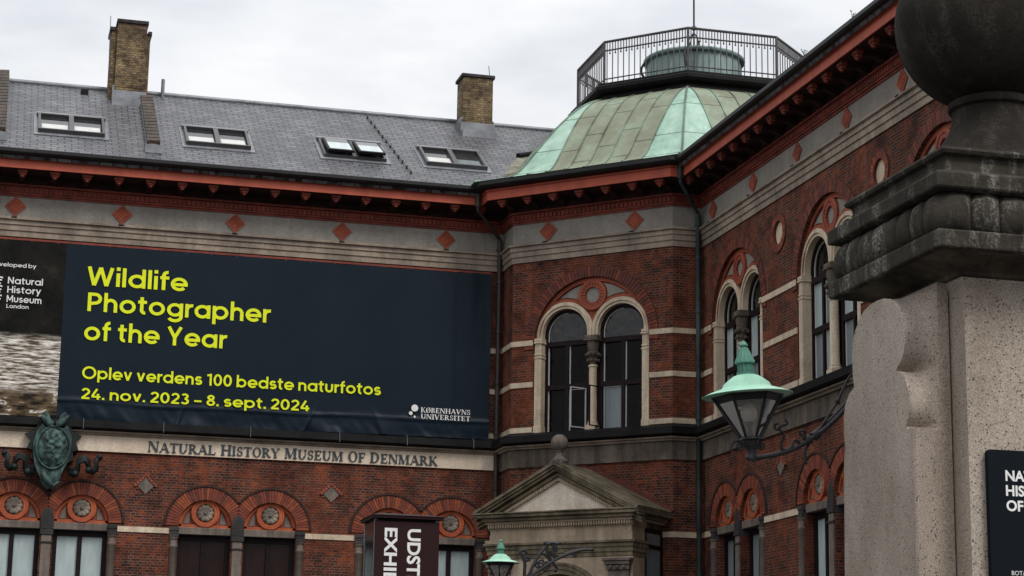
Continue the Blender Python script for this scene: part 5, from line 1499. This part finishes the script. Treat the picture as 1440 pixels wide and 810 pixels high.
m.lathe([(.010, -.02), (.018, -.012), (.018, .012), (.010, .02)], loc1((5.60, .02, 3.78)), 8)
m.build('bracket_arm', IRON, L1, None, 50)
def sc1(pts, r, ball=None):
    m = MB(); m.tube(pts, r, 6)
    m.build('iron_scroll', IRON, L1, None, 50)
sn = [(5.205, 0, 3.665), (5.215, 0, 3.635), (5.18, 0, 3.622), (5.155, 0, 3.60), (5.175, 0, 3.575), (5.185, 0, 3.545), (5.165, 0, 3.51), (5.155, 0, 3.475), (5.185, 0, 3.458), (5.23, 0, 3.478), (5.25, 0, 3.515), (5.27, 0, 3.52), (5.295, 0, 3.50), (5.33, 0, 3.512)]
sc1(smooth_pts([loc1(p) for p in sn]), .0095)
sc1(smooth_pts([loc1(p) for p in ((5.155, 0, 3.60), (5.13, 0, 3.595), (5.125, 0, 3.625), (5.15, 0, 3.635))]), .008)
sc1([loc1(p) for p in scroll((5.315, 0, 3.565), .03, 1.2, 1, -1.5)], .008)
sc1([loc1(p) for p in scroll((5.02, 0, 3.492), .030, 1.3, 1, 2.6)], .009)
sc1([loc1(p) for p in scroll((4.865, 0, 3.492), .030, 1.3, -1, 2.6)], .009)
sc1(smooth_pts([loc1(p) for p in ((4.90, 0, 3.50), (4.84, 0, 3.525), (4.80, 0, 3.49), (4.805, 0, 3.45))]), .009)
sc1(smooth_pts([loc1(p) for p in ((5.40, .02, 3.53), (5.36, .02, 3.49), (5.335, .02, 3.45), (5.33, .02, 3.40), (5.34, .02, 3.36))]), .010)
m = MB(); m.box(loc1((5.615, 0, 0))[0], loc1((5.86, 0, 0))[0], -.058, -.030, loc1((0, 0, 3.36))[2], loc1((0, 0, 3.60))[2])
m.build('wall_plate', IRON, L1)

FY = 31.5
def fpt(px, py): # a point of the ironwork on the upright plane y = FY
    d = _F * 2888.17 + _R2 * (px - 720) - _U2 * (py - 405); k = FY / d.y
    return (d.x * k, 0, 1.6 + d.z * k)
bz = fpt(703, 829)
L2 = thing('street_lantern', 'small far lantern with mint green cap and wrought iron scrollwork before the portal', 'lantern', (bz[0], FY, bz[2]), (0, 0, 0), 'street lanterns')
lantern_parts(L2, R(10))
def g2(px, py): p = fpt(670 + px / 8.0, 740 + py / 8.0); return (p[0] - bz[0], 0, p[2] - bz[2])
m = MB()
def strand(pts, r=.018, mb=m): mb.tube(smooth_pts([g2(*p) for p in pts]), r * 1.45, 6)
strand([(560, 760), (545, 620), (540, 520), (545, 420), (515, 330), (492, 300), (505, 272), (545, 275), (565, 295)])
strand([(540, 760), (590, 560), (640, 440), (700, 330), (750, 265), (785, 215), (778, 175)])
strand([(785, 215), (800, 290), (830, 370), (885, 440), (905, 480), (890, 505)], .016)
strand([(520, 760), (560, 640), (620, 555), (740, 470), (880, 380), (1000, 320), (1100, 285), (1200, 262), (1300, 262)], .02)
strand([(780, 230), (810, 200), (850, 185), (900, 192), (940, 188)], .018)
strand([(700, 330), (740, 310), (790, 345), (820, 395), (780, 420), (750, 400)], .012)
for c0, r in (((890, 250), .05), ((880, 215), .045), ((735, 430), .07), ((690, 440), .05), ((1095, 310), .045), ((770, 470), .06), ((900, 345), .04), ((565, 375), .05), ((860, 300), .05), ((800, 440), .06)):
    p = g2(*c0); m.tube(scroll(p, r, 1.3, 1, c0[0] * .01), .018, 6)
for c0, r in (((772, 190), .032), ((790, 205), .036), ((1305, 262), .032), ((935, 190), .028), ((560, 292), .028), ((890, 500), .03)):
    m.sphere(g2(*c0), r, 8)
strand([(420, 800), (470, 790), (520, 780), (545, 800), (560, 900)], .022)
L2S = m.build('iron_scrolls', IRON, L2, None, 50)
pz = g2(545, 760)
m = MB(); m.lathe([(.09, -bz[2]), (.09, -bz[2] + .5), (.05, -bz[2] + .6), (.04, pz[2])], (pz[0], 0, 0), 12)
m.tube([(0, 0, 0), (0, 0, -.10), (pz[0] * .5, 0, -.2), (pz[0], 0, -.12)], .02, 8)
m.build('post', IRON, L2, None, 40)

# ------------------------------------------------------------------ weeds rooted in the gutter of the right wing
def weed(x, y, z, label, seed):
    random.seed(seed); m = MB()
    for i in range(5):
        a = random.uniform(0, 6.28); h = random.uniform(.08, .17); s = random.uniform(.02, .07)
        p = [(0, 0, 0), (s * .4 * math.cos(a), s * .4 * math.sin(a), h * .6), (s * math.cos(a), s * math.sin(a), h)]
        m.tube(p, .004, 4)
        for k in range(4):
            b = a + random.uniform(-1, 1) * 2
            q = Vector(p[2]); e = q + Vector((math.cos(b) * .03, math.sin(b) * .03, random.uniform(0, .03)))
            m.add([q, q + (e - q) * .5 + Vector((.008, 0, .012)), e, q + (e - q) * .5 - Vector((.008, 0, .012))], [(0, 1, 2, 3)])
    o = m.build('weed', WEED); o.location = (x, y, z)
    tag(o, label, 'plant', 'weeds in the gutter')
weed(15.70, 37.05, 15.13, 'thin dry weed in the gutter, close to the dome railing', 3)
weed(15.70, 34.68, 15.13, 'thin dry weed in the gutter, nearer the stone ball', 5)
